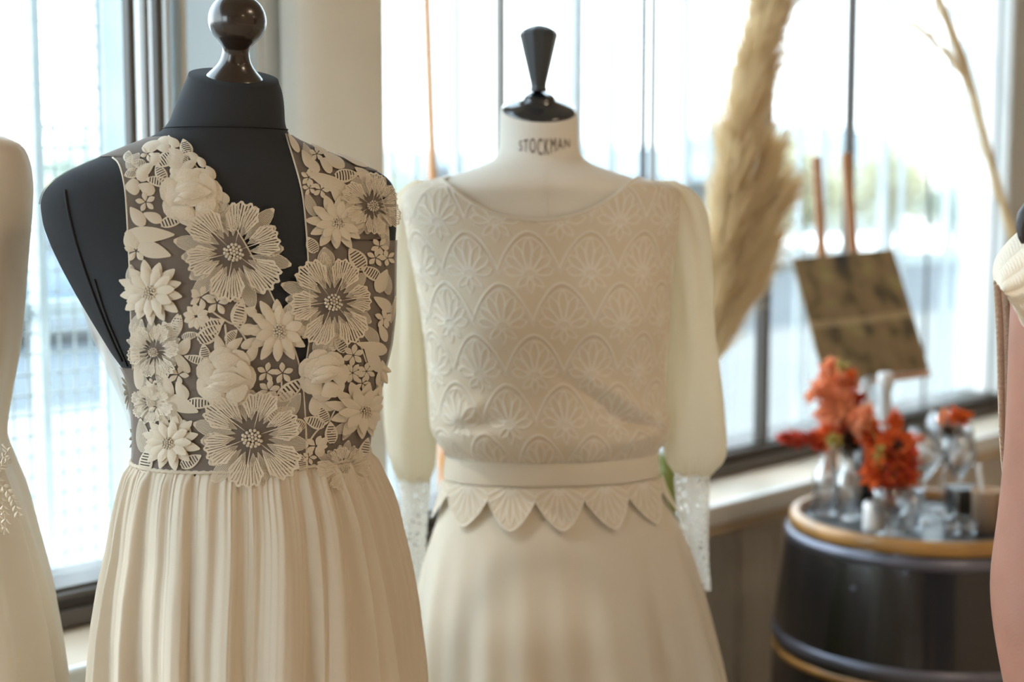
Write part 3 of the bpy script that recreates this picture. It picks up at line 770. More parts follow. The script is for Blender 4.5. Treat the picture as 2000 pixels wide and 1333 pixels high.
LV = [((283, 850), 95, 60, 12, 'threads'), ((290, 900), 80, 44, 12, 'hatch'), ((275, 730), 100, 50, 9, 'lace'), ((280, 650), 90, 50, 9, 'threads'), ((268, 690), 95, 44, 9, 'hatch'), ((300, 760), 110, 40, 9, 'lace'), ((375, 900), 30, 40, 12, 'hatch'), ((285, 335), 30, 36, 10, 'lace'), ((262, 320), 50, 34, 11, 'threads'), ((300, 290), 20, 40, 10, 'lace'), ((325, 280), 10, 30, 9, 'lace'), ((345, 305), 150, 30, 9, 'lace'), (A(175, 205), 80, 20, 9, 'hatch'), (A(240, 250), 175, 26, 9, 'hatch'), (A(265, 310), 60, 26, 12, 'lace'), (A(190, 310), 200, 24, 9, 'hatch'), (A(290, 400), 155, 30, 11, 'lace'), (A(200, 390), 185, 26, 14, 'lace'),
      (A(330, 585), 155, 34, 10, 'lace'), (A(230, 580), 125, 40, 12, 'lace'), (A(310, 700), 0, 86, 15, 'lace'), (A(340, 805), -18, 60, 15, 'lace'), (A(190, 730), 110, 34, 14, 'lace'),
      (A(380, 305), 115, 34, 11, 'hatch'), (A(355, 355), 170, 40, 9, 'hatch'), (A(410, 225), 215, 40, 13, 'hatch'), (A(345, 225), 230, 28, 10, 'lace'), (A(530, 225), 60, 28, 9, 'hatch'), (A(560, 260), 30, 36, 9, 'lace'), (A(475, 235), 290, 34, 16, 'lace'), (A(470, 300), 290, 20, 8, 'lace'),
      (A(545, 145), 105, 30, 12, 'hatch'), (A(460, 110), 160, 26, 8, 'lace'), (A(400, 150), 175, 28, 8, 'lace'), (A(465, 605), 20, 50, 11, 'hatch'), (A(715, 575), 70, 44, 13, 'threads'), (A(800, 560), 95, 44, 13, 'threads'), (A(850, 620), 60, 36, 12, 'hatch'),
      (A(640, 235), 130, 22, 7, 'lace'), (A(590, 200), 140, 24, 7, 'lace'), (A(700, 300), 125, 26, 8, 'lace'), (A(790, 455), 120, 24, 8, 'lace'),
      (A(885, 1200), 75, 48, 14, 'hatch'), (A(715, 1290), 25, 46, 14, 'hatch'), (A(960, 1200), 150, 24, 9, 'lace'), (A(500, 1275), 75, 32, 9, 'hatch'), (A(430, 1300), 40, 26, 9, 'hatch'), (A(230, 1270), 70, 40, 10, 'threads'), (A(200, 960), 95, 36, 11, 'threads'),
      (B(390, 215), 120, 34, 9, 'lace'), (B(420, 250), 140, 36, 9, 'lace'), (B(530, 360), 155, 84, 13, 'lace'), (B(590, 440), 120, 62, 11, 'lace'), (B(645, 318), 5, 42, 12, 'hatch'), (B(510, 250), 130, 34, 8, 'lace'), (B(560, 215), 150, 46, 10, 'lace'), (B(680, 220), 160, 62, 12, 'lace'), (B(600, 170), 160, 40, 8, 'lace'),
      (B(410, 500), 110, 46, 10, 'threads'), (B(420, 770), 120, 32, 12, 'hatch'), (B(300, 110), 120, 40, 6, 'lace'), (B(470, 150), 155, 34, 7, 'lace'), (B(390, 170), 110, 34, 8, 'threads'), (B(750, 310), 140, 34, 9, 'lace'),
      (B(710, 860), 125, 46, 16, 'hatch'), (B(510, 850), 100, 36, 16, 'threads'), (B(860, 640), 100, 44, 9, 'threads'), (B(890, 710), 95, 50, 8, 'threads'), (B(870, 1000), 70, 44, 12, 'lace'), (B(880, 1150), 145, 42, 11, 'lace'), (B(900, 1010), 100, 44, 10, 'threads'), (B(940, 1180), 75, 50, 7, 'threads'), (B(800, 950), 150, 40, 12, 'hatch'),
      (Cc(555, 130), 80, 38, 10, 'hatch'), (Cc(490, 170), 110, 34, 11, 'hatch'), (Cc(660, 205), 10, 30, 7, 'hatch'), (Cc(620, 280), 60, 34, 11, 'lace'), (Cc(600, 400), 125, 44, 9, 'lace'), (Cc(500, 570), 105, 52, 9, 'lace'), (Cc(450, 520), 110, 52, 9, 'threads'), (Cc(600, 610), 115, 38, 11, 'lace'), (Cc(260, 240), 90, 60, 9, 'threads'),
      (Cc(600, 720), -25, 62, 15, 'lace'), (Cc(480, 640), 120, 50, 8, 'lace'), (Cc(740, 705), 0, 48, 11, 'hatch'), (Cc(560, 830), -50, 58, 10, 'lace'), (Cc(640, 880), -55, 26, 5, 'lace'), (Cc(765, 330), 100, 32, 10, 'hatch'), (Cc(700, 375), 165, 40, 8, 'hatch'), (Cc(870, 285), 105, 44, 10, 'lace'), (Cc(975, 275), 40, 38, 9, 'lace'), (Cc(955, 210), 45, 28, 9, 'hatch'), (Cc(800, 195), 35, 48, 15, 'hatch'), (Cc(1015, 60), 80, 44, 14, 'hatch'),
      (Cc(1090, 165), 5, 36, 10, 'lace'), (Cc(1100, 260), 25, 38, 9, 'lace'), (Cc(1110, 330), 60, 36, 10, 'lace'), (Cc(370, 640), 95, 50, 8, 'threads'), (Cc(330, 560), 100, 50, 8, 'threads'), (Cc(430, 690), 115, 46, 7, 'threads'),
      (D(330, 600), 40, 62, 15, 'hatch'), (D(350, 720), 65, 50, 12, 'threads'), (D(120, 690), 80, 34, 12, 'threads'), (D(230, 790), 40, 40, 13, 'hatch'), (D(910, 200), 130, 46, 11, 'threads'), (D(1000, 190), 120, 36, 9, 'lace'), (D(940, 300), 165, 56, 12, 'lace'), (D(930, 380), 120, 56, 12, 'lace'), (D(560, 250), 60, 50, 13, 'threads'), (D(610, 270), 80, 36, 10, 'threads'), (D(690, 260), 120, 40, 12, 'hatch'),
      (D(500, 730), 100, 36, 11, 'lace'), (D(580, 720), 150, 34, 9, 'lace'), (D(560, 790), 115, 36, 11, 'hatch'), (D(500, 850), 160, 40, 12, 'hatch'), (D(620, 930), 95, 40, 12, 'hatch'), (D(560, 1000), 50, 24, 8, 'lace'), (D(540, 1060), 100, 24, 8, 'lace'), (D(700, 900), 200, 42, 10, 'threads'), (D(740, 920), 240, 36, 8, 'threads'), (D(870, 1050), 80, 40, 12, 'hatch'), (D(380, 860), 150, 30, 10, 'hatch'), (D(400, 1150), 100, 30, 12, 'hatch'),
      (D(1000, 450), 110, 34, 8, 'lace'), (D(970, 530), 100, 30, 8, 'lace')]
for p, a_, L, w_, k in LV: leaf(*p, a_, L * 1.08, w_ * 1.05, k)
for pts in ([(Cc(800, 30)), Cc(860, 70), Cc(950, 125), Cc(990, 130)], [Cc(990, 140), Cc(1040, 200), Cc(1065, 245)], [Cc(910, 130), Cc(925, 250), Cc(905, 350)], [D(260, 540), D(262, 640), D(215, 740)], [D(610, 850), D(650, 760)], [D(470, 985), D(520, 910), D(600, 850)], [D(820, 230), D(880, 400)], [A(700, 1240), A(770, 1265)], [A(520, 300), A(440, 380)]):
    stem([tuple(q) for q in pts])
# flowers on the side and back of the bodice, for a view from the side
for py_, t_, R_ in ((760, -PI - .35, 42), (850, -PI - .5, 40), (780, .45, 40), (870, .5, 36), (700, .35, 34)):
    q = F1.pt(np.array([t_]), np.array([zat(py_, Y1)]), .01)[0]
    a = Applique(500, 600); r = BV1.find_nearest(Vector(q)); a.c = np.array(r[0]); a.n = np.array(r[1]); a.T = np.cross([0, 0, 1.], a.n); a.T /= np.linalg.norm(a.T); a.B = np.array([0, 0, 1.])
    for k in range(12): a.petal('lace', 30 * k, R_, R_ * .14, r0=R_ * .1, nu=4, nv=7, h0=.001, h1=.004, cup=.0012, shape=1.15)
    a.beads(R_ * .2, 18, 2.4, .003); a.build('flower_applique', d1)

# ---- small stuff finished: the skirt
zs1 = zat(897, Y1)
rowsS = [(888, 276, 714, .72), (900, 271, 717, .72), (915, 264, 724, .72), (960, 247, 750, .74), (1000, 234, 769, .76), (1060, 217, 788, .8), (1120, 203, 801, .82), (1200, 190, 814, .84), (1333, 178, 828, .86), (1600, 170, 838, .88), (2100, 165, 850, .9), (2700, 160, 860, .9)]
FS1 = Form(rowsS, Y1, phi=24, sig=.006)
rs = np.random.default_rng(21)
def fold_field(seed, n, tw):
    r = np.random.default_rng(seed); w = r.uniform(.5, 1.6, n); e = np.r_[0, np.cumsum(w)]; e = e / e[-1] * 2 * PI
    amp = r.uniform(.45, 1.0, n); sk = r.uniform(.55, .85, n); drift = r.uniform(-tw, tw, n)
    def f(t, d):
        t = np.mod(t + .05 * np.sin(3 * t) * d * 4, 2 * PI)
        i = np.clip(np.searchsorted(e, t, side='right') - 1, 0, n - 1)
        s_ = (t - e[i]) / (e[i + 1] - e[i])
        k = np.clip(sk[i] + drift[i] * d, .3, .92)
        up = np.clip(s_ / k, 0, 1); dn = np.clip((1 - s_) / (1 - k), 0, 1); m = np.minimum(up, dn)
        return amp[i] * (m * m * (3 - 2 * m))
    return f
ff1, ff2, ff3 = fold_field(5, 21, .3), fold_field(9, 41, .5), fold_field(3, 110, .2)
def skirt_off(T, Z):
    d = np.clip((FS1.z1 - Z) / .5, 0, 1)
    g = np.clip((FS1.z1 - Z) / .014, 0, 1)
    return .0020 * ff3(T, d) * (1 - .75 * np.clip(d * 6, 0, 1)) + g * (.0065 * ff2(T, d) * (1 - .5 * d) + (.005 + .026 * np.minimum(1, d * 1.6)) * ff1(T, d) - .012 * np.minimum(1, d * 1.6) - .010 * np.minimum(1, d * 5)) - .001 * (1 - g)
link('gathered_skirt', FS1.mesh('gathered_skirt', 1500, 150, z0=max(.12, FS1.z0), off=skirt_off, cap=False), M['chiffon'], d1)
# waist gather band
tt = np.linspace(0, 2 * PI, 300)
MB().tube(list(FS1.pt(tt, FS1.z1 - .001 + .0006 * np.sin(tt * 90), .0015)), .0024, 6).build('waist_seam', M['chiffon'], d1, smooth=True)
# sheer tulle drape falling behind the left arm
dl = [(186, 328, .02), (150, 352, .06), (132, 400, .09), (128, 470, .10), (146, 560, .10), (172, 640, .09), (206, 720, .08), (238, 790, .07), (256, 850, .06), (266, 905, .05)]
dr = [(240, 300, .03), (215, 340, .08), (200, 400, .11), (215, 470, .12), (235, 560, .12), (250, 640, .11), (262, 700, .09), (275, 760, .08), (285, 830, .07), (290, 905, .05)]
nL = 60; L_ = smoothline(dl, nL, 2); R_ = smoothline(dr, nL, 2); V = []
for k in range(nL):
    for j in range(16):
        u = j / 15; a_ = L_[k] * (1 - u) + R_[k] * u
        V.append(at(a_[0], a_[1], Y1 + a_[2] + .012 * math.sin(u * 9 + k * .05)))
link('tulle_drape', mesh_np('tulle_drape', V, grid_faces(nL, 16)), M['tulle_light'], d1)
dl2 = [(l[0] + 12, l[1] + 10, l[2] + .02) for l in dl]; L2 = smoothline(dl2, nL, 2); V = []
for k in range(nL):
    for j in range(16):
        u = j / 15; a_ = L2[k] * (1 - u) + R_[k] * u
        V.append(at(a_[0], a_[1], Y1 + a_[2] + .03 + .01 * math.sin(u * 12 + k * .08)))
link('tulle_drape', mesh_np('tulle_drape', V, grid_faces(nL, 16)), M['tulle_light'], d1)
# loose applique petals at the waist, sticking out past the left side and right side
for (px_, py_, w_, L, Y_) in ((268, 748, 100, 60, 1.63), (256, 738, 120, 44, 1.63), (284, 770, 70, 54, 1.60), (270, 870, 200, 30, 1.66), (274, 890, 230, 34, 1.66), (276, 850, 170, 28, 1.66), (748, 735, -60, 34, 1.62), (752, 722, -20, 26, 1.62), (738, 760, -75, 34, 1.62)):
    V = []; UV = []
    a_ = math.radians(w_)
    for j in range(8):
        v = j / 7
        for i in range(6):
            u = 2 * i / 5 - 1; wv = math.sin(PI * (v * .94 + .03) ** .8) ** .8
            x = L * v - L / 2; y = L * .28 * wv * u
            q = at(px_ + x * math.cos(a_) - y * math.sin(a_), py_ - x * math.sin(a_) - y * math.cos(a_), Y_ - .004 * (1 - u * u)); V.append(q); UV.append(((u + 1) / 2, v))
    link('loose_petal', mesh_np('loose_petal', V, grid_faces(8, 6), uv=UV), M['lace'], d1)

# ---------------------------------------------------------------- 2: cream mannequin
Y2 = 2.05
rows2 = [(216, 979, 1126, 1), (232, 977, 1128, 1), (262, 976, 1129, 1), (292, 975, 1131, 1), (306, 970, 1137, .98), (318, 956, 1150, .92), (328, 930, 1175, .85), (338, 900, 1208, .76), (348, 870, 1240, .7), (358, 844, 1268, .64), (370, 818, 1296, .58),
         (385, 803, 1314, .52), (410, 797, 1322, .5), (450, 808, 1314, .52), (500, 818, 1308, .56), (560, 832, 1300, .60), (620, 845, 1290, .60), (700, 862, 1282, .58), (780, 874, 1272, .54), (860, 884, 1270, .52), (910, 886, 1270, .52), (1000, 872, 1290, .58), (1100, 855, 1320, .74), (1250, 850, 1330, .75)]
b2 = [(FR - .45, zat(610, Y2), .30, .05, .018), (FR + .45, zat(610, Y2), .30, .05, .018)]
F2 = Form(rows2, Y2, phi=7, sig=.0035, bumps=b2, tilt=(zat(285, Y2), zat(216, Y2), .40))
m2 = empty('mannequin', (F2.cx[450], Y2, 0), 'cream canvas mannequin with black tapered finial and STOCKMAN printed on the neck', 'mannequin')
me2 = F2.mesh('torso', 128, 220); BV2 = bvh_of(me2)
link('torso', me2, M['canvas'], m2)
stand(m2, F2.cx[10], Y2, F2.z0 + .02)
MB().tube(on_surface(BV2, [(1062, 330), (1066, 370), (1068, 425)], .0002, 30), .0006, 5).build('front_seam', M['canvas'], m2, smooth=True)
s2 = Y2 / F
nc = at(1053, 214, Y2)
MB().lathe([(a * s2, -b * s2) for a, b in ((66, 10), (71, 7), (72, 2), (70, -3), (60, -8), (44, -14), (31, -19), (30, -24), (26, -28), (22, -30), (0, -30))], nc, 48, axis=(.40 * math.sin(F2.phi), -.40 * math.cos(F2.phi), 1)).build('neck_cap', M['black_lacquer'], m2, smooth=True)
# octagonal tapered knob with domed top
pr = [(10, -30), (17, -32), (15, -40), (15.5, -46), (37, -139), (33, -146), (20, -153), (6, -156.5), (0, -157)]
MB().lathe([(a * s2, -b * s2) for a, b in pr], nc + np.array([-.001, -.006, .002]), 10).build('tapered_finial', M['black_satin'], m2)
# printed letters, bent round the neck
fcu = bpy.data.curves.new('letters', 'FONT'); fcu.body = 'STOCKMAN'; fcu.size = 1; fcu.resolution_u = 3; fcu.space_character = 1.25
fo = bpy.data.objects.new('letters', fcu); COL.objects.link(fo)
dg = bpy.context.evaluated_depsgraph_get(); tm = bpy.data.meshes.new_from_object(fo.evaluated_get(dg))
bmt = bmesh.new(); bmt.from_mesh(tm); bmesh.ops.triangulate(bmt, faces=bmt.faces[:]); bmesh.ops.subdivide_edges(bmt, edges=bmt.edges[:], cuts=1); 
co = np.array([v.co[:] for v in bmt.verts]); x0, x1 = co[:, 0].min(), co[:, 0].max(); hh = co[:, 1].max()
V = []
hx = [0, .13, .27, .42, .56, .70, .84, 1]; hv = [19, 24, 29, 33, 33, 28, 22, 15]; cy_ = [285, 284.5, 284.5, 287, 287, 283, 281, 280]
for x, y, _ in co:
    u = (x - x0) / (x1 - x0)
    # characters get narrower towards both ends, as they turn round the neck
    px_ = 1014 + 98 * (u if u < .5 else u)
    h_ = np.interp(u, hx, hv); py_ = np.interp(u, hx, cy_) - (y / hh - .5) * h_
    h, n = cast(BV2, px_, py_)
    V.append(h + n * .0006)
fl = [tuple(v.index for v in f.verts) for f in bmt.faces]
link('printed_letters', mesh_np('printed_letters', V, fl, False), M['ink'], m2)
bmt.free(); bpy.data.objects.remove(fo)

# ---------------------------------------------------------------- dress 2: ivory dress with scalloped lace bodice
d2 = empty('ivory_dress', (F2.cx[450], Y2, .12), 'ivory long sleeved wedding dress with scalloped lace bodice on the cream mannequin', 'dress')
rowsB = [(300, 968, 1138, 1), (318, 950, 1156, .93), (328, 925, 1180, .86), (338, 896, 1212, .77), (345, 874, 1238, .72), (350, 850, 1262, .7), (357, 826, 1296, .64), (366, 806, 1322, .59), (380, 796, 1330, .53), (410, 794, 1332, .51), (450, 800, 1326, .53), (500, 808, 1314, .56),
         (560, 820, 1310, .61), (620, 829, 1306, .62), (700, 838, 1300, .61), (760, 842, 1299, .60), (800, 845, 1301, .61), (830, 848, 1303, .62), (850, 854, 1302, .61), (866, 864, 1296, .59), (878, 876, 1284, .56), (890, 880, 1280, .54)]
FB = Form(rowsB, Y2, phi=7, sig=.0035, bumps=[(FR - .45, zat(610, Y2), .30, .05, .017), (FR + .45, zat(610, Y2), .30, .05, .017)])
meB = FB.mesh('tmp', 160, 200); BVB = bvh_of(meB)
NE = tzlist(FB, BVB, [(866, 349), (885, 366), (920, 395), (965, 418), (1020, 430), (1070, 432), (1120, 423), (1165, 404), (1205, 378), (1232, 352), (1242, 346)], 120)
NE = NE[np.argsort(NE[:, 0])]
zsh = NE[:, 1].max() + .002
tf = np.linspace(-PI, 0, 560); tb = np.linspace(0, PI, 120)[1:-1]; T1 = np.r_[tf, tb]
ztop = np.where(T1 <= 0, np.interp(T1, NE[:, 0], NE[:, 1], left=zsh, right=zsh), 0)
side = zsh
ztop = np.where(T1 > 0, side - .03 * np.sin(np.clip(T1, 0, PI)), ztop)
ztop = np.where((T1 <= 0), np.minimum(ztop, side), ztop)
nzB = 430; zb0 = zat(884, Y2)
vv = np.linspace(0, 1, nzB)[:, None]
Zg = zb0 + (ztop[None, :] - zb0) * vv; Tg = np.broadcast_to(T1[None, :], Zg.shape)
# arc length for the lace repeat
tq = np.linspace(-PI, PI, 721); pq = FB.pt(tq, np.full_like(tq, zat(600, Y2))); sq = np.r_[0, np.cumsum(np.linalg.norm(np.diff(pq, axis=0), axis=1))]
Sg = np.interp(Tg, tq, sq); scen = np.interp(-PI / 2 + .03, tq, sq)
Wt = .0835; Hh = .0700
X = (Sg - scen); Zr = Zg - (zat(800, Y2) - .0)      # row 0: V points near py 835
ridge = np.zeros_like(X); dark = np.zeros_like(X)
def line(d, w): return np.exp(-(d / w) ** 2)
for j in range(-1, 9):
    xo = X - (j % 2) * Wt / 2 - .0; xi = (np.mod(xo / Wt + .5, 1) - .5) * Wt; zz = Zr - j * Hh
    ax = np.abs(xi) / (Wt / 2); ya = .050 * (1 - ax ** 1.9); sl = np.sqrt(1 + (.050 * 1.9 * ax ** .9 / (Wt / 2)) ** 2)
    on = (zz > -.012) & (zz < .062)
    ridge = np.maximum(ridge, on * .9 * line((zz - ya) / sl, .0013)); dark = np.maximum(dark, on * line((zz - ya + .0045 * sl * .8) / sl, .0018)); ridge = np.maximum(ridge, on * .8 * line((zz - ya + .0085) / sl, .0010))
    cz = -.010                                       # heart of the fan
    for k, an in enumerate((-75, -48, -23, 0, 23, 48, 75)):
        L = .050 - .00022 * abs(an); wd = .0058; a_ = math.radians(an); dx, dz_ = math.sin(a_), math.cos(a_)
        lx = xi * dx + (zz - cz) * dz_; lt = xi * dz_ - (zz - cz) * dx
        u_ = np.clip((lx - .008) / (L - .008), 0, 1); wprof = wd * np.sin(PI * u_ ** 1.5 * .97 + .03) ** .7
        ins = (lx > .007) & (lx < L + .002) & (zz < ya - .006)
        ridge = np.maximum(ridge, ins * line(np.abs(lt) - wprof, .0010))
    for an in (130, 180, -130):
        a_ = math.radians(an); dx, dz_ = math.sin(a_), math.cos(a_); lx = xi * dx + (zz - cz) * dz_; lt = xi * dz_ - (zz - cz) * dx
        u_ = np.clip(lx / .024, 0, 1); ins = (lx > 0) & (lx < .024)
        ridge = np.maximum(ridge, ins * line(np.abs(lt) - .0045 * np.sin(PI * u_), .0009))
    ridge = np.maximum(ridge, line(np.hypot(xi, zz - cz) - .004, .001))
# soft wrinkles where the bodice blouses over the belt
low = np.clip((zat(700, Y2) - Zg) / .12, 0, 1)
def gauss2(px, py, sx, sz, rot, amp):
    h, n = cast(BVB, px, py); t_, z_ = FB.tz(h); s_ = np.interp(t_, tq, sq); r_ = math.radians(rot)
    a_ = (Sg - s_) * math.cos(r_) + (Zg - z_) * math.sin(r_); b_ = -(Sg - s_) * math.sin(r_) + (Zg - z_) * math.cos(r_)
    return amp * np.exp(-.5 * (a_ / sx) ** 2 - .5 * (b_ / sz) ** 2)
wr = gauss2(1200, 770, .045, .008, -32, .006) - gauss2(1185, 795, .045, .006, -30, .007) + gauss2(1250, 800, .04, .007, -28, .006) - gauss2(1230, 825, .05, .006, -15, .008) + gauss2(1260, 850, .05, .007, 8, .006) \
   + gauss2(920, 800, .03, .01, 25, .004) - gauss2(930, 830, .04, .006, 10, .004) + .0015 * low * np.sin(Sg * 70 + Zg * 30)
hem = np.clip((Zg - zb0) / .01, 0, 1)
edge = np.clip((ztop[None, :] - Zg) / .004, 0, 1)
ridge = ridge * edge + (1 - edge) * .8
off = .0030 + .0011 * ridge - .0007 * dark + wr * hem
V = FB.pt(Tg, Zg, off).reshape(-1, 3)
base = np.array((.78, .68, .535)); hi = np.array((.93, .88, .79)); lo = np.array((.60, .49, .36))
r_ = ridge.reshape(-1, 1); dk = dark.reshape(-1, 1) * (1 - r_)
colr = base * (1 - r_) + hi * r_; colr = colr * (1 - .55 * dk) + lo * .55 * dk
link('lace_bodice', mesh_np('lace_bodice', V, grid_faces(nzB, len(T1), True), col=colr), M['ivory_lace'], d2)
# neckline binding
Vn = FB.pt(NE[:, 0], NE[:, 1], .0035)
MB().tube(list(Vn), .0018, 6).build('neckline_binding', M['crepe'], d2, smooth=True)
# belt
rowsW = [(872, 880, 1281, .54), (885, 876, 1284, .54), (912, 873, 1285, .54), (942, 871, 1287, .54), (950, 871, 1288, .54)]
FW = Form(rowsW, Y2, phi=7, sig=.002)
def belt_off(T, Z): return .004 + .0012 * np.sin(3 * T + 60 * Z) + .0010 * np.exp(-((Z - FW.z0 - .004) / .003) ** 2) + .001 * np.exp(-((Z - FW.z1 + .004) / .003) ** 2)
link('waist_belt', FW.mesh('waist_belt', 240, 40, z1=zat(882, Y2) - .002, z0=zat(928, Y2), off=belt_off, cap=False), M['crepe'], d2)
# skirt
rowsK = [(905, 876, 1283, .54), (930, 873, 1286, .54), (960, 868, 1294, .56), (1000, 858, 1312, .60), (1040, 846, 1334, .64), (1100, 830, 1358, .70), (1180, 817, 1378, .79), (1260, 811, 1396, .8), (1333, 806, 1410, .82), (1600, 780, 1450, .84), (2000, 750, 1500, .86), (2250, 730, 1530, .86)]
FK = Form(rowsK, Y2, phi=7, sig=.012)
fk = fold_field(14, 15, .3)
def k_off(T, Z):
    d = np.clip((zat(1010, Y2) - Z) / .55, 0, 1)
    return .030 * d * np.sin(T * 9 + .8 + .5 * np.sin(2 * T)) * (.6 + .4 * np.sin(2.3 * T + 1)) + .006 * d * np.sin(T * 23 + 2)
link('skirt', FK.mesh('skirt', 480, 160, z0=max(.12, FK.z0), z1=zat(922, Y2), off=k_off, cap=False), M['crepe'], d2)
# scalloped lace peplum under the belt
nt_ = 900; nv_ = 60; tp = np.linspace(-PI * 1.02, .06, nt_); sp = np.interp(tp, tq, sq) ; Wp = .079
xi = (np.mod((sp - scen + .012) / Wp + .5, 1) - .5) * Wp
dep = .018 + .040 * (1 - (np.abs(xi) / (Wp / 2)) ** 1.6)
zt_ = zat(930, Y2); v_ = np.linspace(0, 1, nv_)[:, None]
Zp = zt_ - dep[None, :] * v_; Tp = np.broadcast_to(tp[None, :], Zp.shape); Xp = np.broadcast_to(xi[None, :], Zp.shape); dd = dep[None, :] * (1 - v_)
rg = line(dd - .002, .0013)
for an in (-62, -38, -18, 0, 18, 38, 62):
    a_ = math.radians(an); zz = -(Zp - zt_) + .004; lx = Xp * math.sin(a_) + zz * math.cos(a_); lt = Xp * math.cos(a_) - zz * math.sin(a_)
    u_ = np.clip((lx - .006) / .048, 0, 1); rg = np.maximum(rg, (lx > .006) * (lx < .054) * line(np.abs(lt) - .0050 * np.sin(PI * u_ ** 1.3) ** .7, .0010))
rg = np.maximum(rg, line(np.hypot(Xp, Zp - zt_ + .004) - .006, .001))
flare = .004 + .004 * v_ * (.6 + .4 * np.cos(2 * PI * np.interp(tp, tq, sq)[None, :] / Wp * .5)) + .0009 * rg
Vp = FK.pt(Tp, Zp, flare + .002).reshape(-1, 3); r_ = rg.reshape(-1, 1)
link('scalloped_peplum', mesh_np('scalloped_peplum', Vp, grid_faces(nv_, nt_), col=base * (1 - r_) + np.array((.92, .87, .78)) * r_), M['ivory_lace'], d2)
# sleeves
def sleeve(rows, cuff, Yc, sd):
    fs = Form(rows, Yc, sig=.005)
    def so(T, Z):
        top = np.exp(-((fs.z1 - Z) / .05) ** 2); bot = np.exp(-((Z - fs.z0) / .03) ** 2)
        return .0035 * top * np.sin(T * 9 + 1) + .0020 * bot * np.sin(T * 26) + .003 * np.sin(T * 3 + Z * 14 + sd) * (1 - bot) + .002 * np.sin(T * 5 + 2 * sd - Z * 9)
    sl_ = link('sleeve', fs.mesh('sleeve', 120, 160, off=so, cap=False), M['sleeve'], d2)
    fcf = Form(cuff, Yc, sig=.004)
    link('lace_cuff', fcf.mesh('lace_cuff', 90, 110, cap=False), M['cuff'], sl_)
m = cloth('ivory_openwork_cuff', (.86, .82, .74), trans=.5, weave=.1, transc=(.95, .94, .90)); nt = m.node_tree; out = nt.nodes['Material Output']; last = out.inputs[0].links[0].from_node
vo = nt.nodes.new('ShaderNodeTexVoronoi'); vo.feature = 'DISTANCE_TO_EDGE'; vo.inputs['Scale'].default_value = 105; tc = nt.nodes.new('ShaderNodeTexCoord'); nt.links.new(tc.outputs['Object'], vo.inputs['Vector'])
th = _math(nt, 'LESS_THAN', vo.outputs['Distance'], .17); th = _math(nt, 'ADD', _math(nt, 'MULTIPLY', th, .72), .22)
t = nt.nodes.new('ShaderNodeBsdfTransparent'); mm = nt.nodes.new('ShaderNodeMixShader'); nt.links.new(th, mm.inputs[0]); nt.links.new(t.outputs[0], mm.inputs[1]); nt.links.new(last.outputs[0], mm.inputs[2]); nt.links.new(mm.outputs[0], out.inputs[0])
M['cuff'] = m
sleeve([(352, 815, 850, .9), (362, 792, 866, .95), (378, 776, 872, 1), (400, 768, 864, 1), (440, 763, 850, 1), (500, 762, 836, 1.1), (580, 762, 833, 1.1), (660, 758, 838, 1.15), (740, 754, 845, 1.1), (820, 754, 848, 1.1), (880, 758, 850, 1.0), (915, 768, 848, .9), (934, 780, 840, .85), (940, 784, 836, .85)],
       [(925, 782, 838, .9), (940, 780, 842, .9), (980, 783, 838, .85), (1040, 785, 834, .8), (1100, 790, 830, .7), (1150, 796, 828, .5), (1190, 806, 824, .3), (1200, 812, 820, .2)], Y2 + .015, .3)
sleeve([(352, 1270, 1300, .9), (358, 1262, 1322, .95), (368, 1256, 1342, .95), (385, 1256, 1360, 1), (410, 1262, 1374, 1), (450, 1278, 1382, 1), (500, 1300, 1387, 1.05), (560, 1308, 1393, 1.1), (620, 1311, 1397, 1.15), (700, 1310, 1406, 1.1), (780, 1304, 1414, 1.05), (840, 1298, 1419, 1.0), (885, 1297, 1420, .95), (905, 1305, 1412, .9), (918, 1316, 1398, .85), (926, 1322, 1388, .85)],
       [(915, 1318, 1388, .9), (940, 1316, 1386, .9), (990, 1322, 1385, .85), (1040, 1330, 1384, .8), (1080, 1342, 1384, .7), (1110, 1354, 1385, .5), (1140, 1368, 1388, .35), (1155, 1380, 1389, .2)], Y2 + .03, 1.3)

# ---------------------------------------------------------------- 3: satin dress at the left edge
Y3 = 1.66
m3c = at(-165, 400, Y3)
m3 = empty('mannequin', (m3c[0], Y3, 0), 'cream mannequin mostly outside the frame, inside the satin dress at the left edge', 'mannequin')
rows3 = [(120, -235, -95, 1), (200, -240, -90, 1), (235, -262, -68, .9), (250, -290, -40, .8), (262, -330, -2, .62), (275, -352, 22, .55), (295, -368, 38, .5), (320, -376, 46, .5), (360, -381, 51, .52), (420, -378, 47, .55), (500, -370, 40, .6), (600, -358, 30, .62), (700, -345, 18, .64), (800, -330, 2, .66), (850, -325, -6, .68), (960, -345, 10, .72), (1100, -360, 22, .75), (1250, -365, 28, .76)]
F3 = Form(rows3, Y3, sig=.004)
link('torso', F3.mesh('torso', 96, 120), M['canvas'], m3); stand(m3, F3.cx[10], Y3, F3.z0 + .02, rot=1.05, R=.16)
d3 = empty('satin_dress', (m3c[0], Y3, .12), 'plain champagne satin wedding dress with leafy lace trim, cut off by the left edge', 'dress')
rows3b = [(255, -270, -60, .8), (262, -330, 2, .62), (268, -345, 22, .56), (280, -360, 37, .53), (300, -372, 48, .52), (330, -380, 56, .52), (370, -384, 59, .54), (420, -382, 56, .57), (500, -375, 48, .62), (600, -364, 39, .64), (680, -355, 30, .66), (760, -340, 14, .68), (820, -333, 3, .7), (855, -330, 0, .7), (900, -345, 18, .72), (950, -362, 38, .75), (1050, -385, 64, .78), (1150, -410, 91, .8), (1250, -425, 110, .82), (1333, -440, 121, .84), (1700, -455, 132, .84), (2300, -460, 132, .84), (2700, -460, 132, .84)]
F3b = Form(rows3b, Y3, sig=.006)
f3f = fold_field(31, 16, .4)
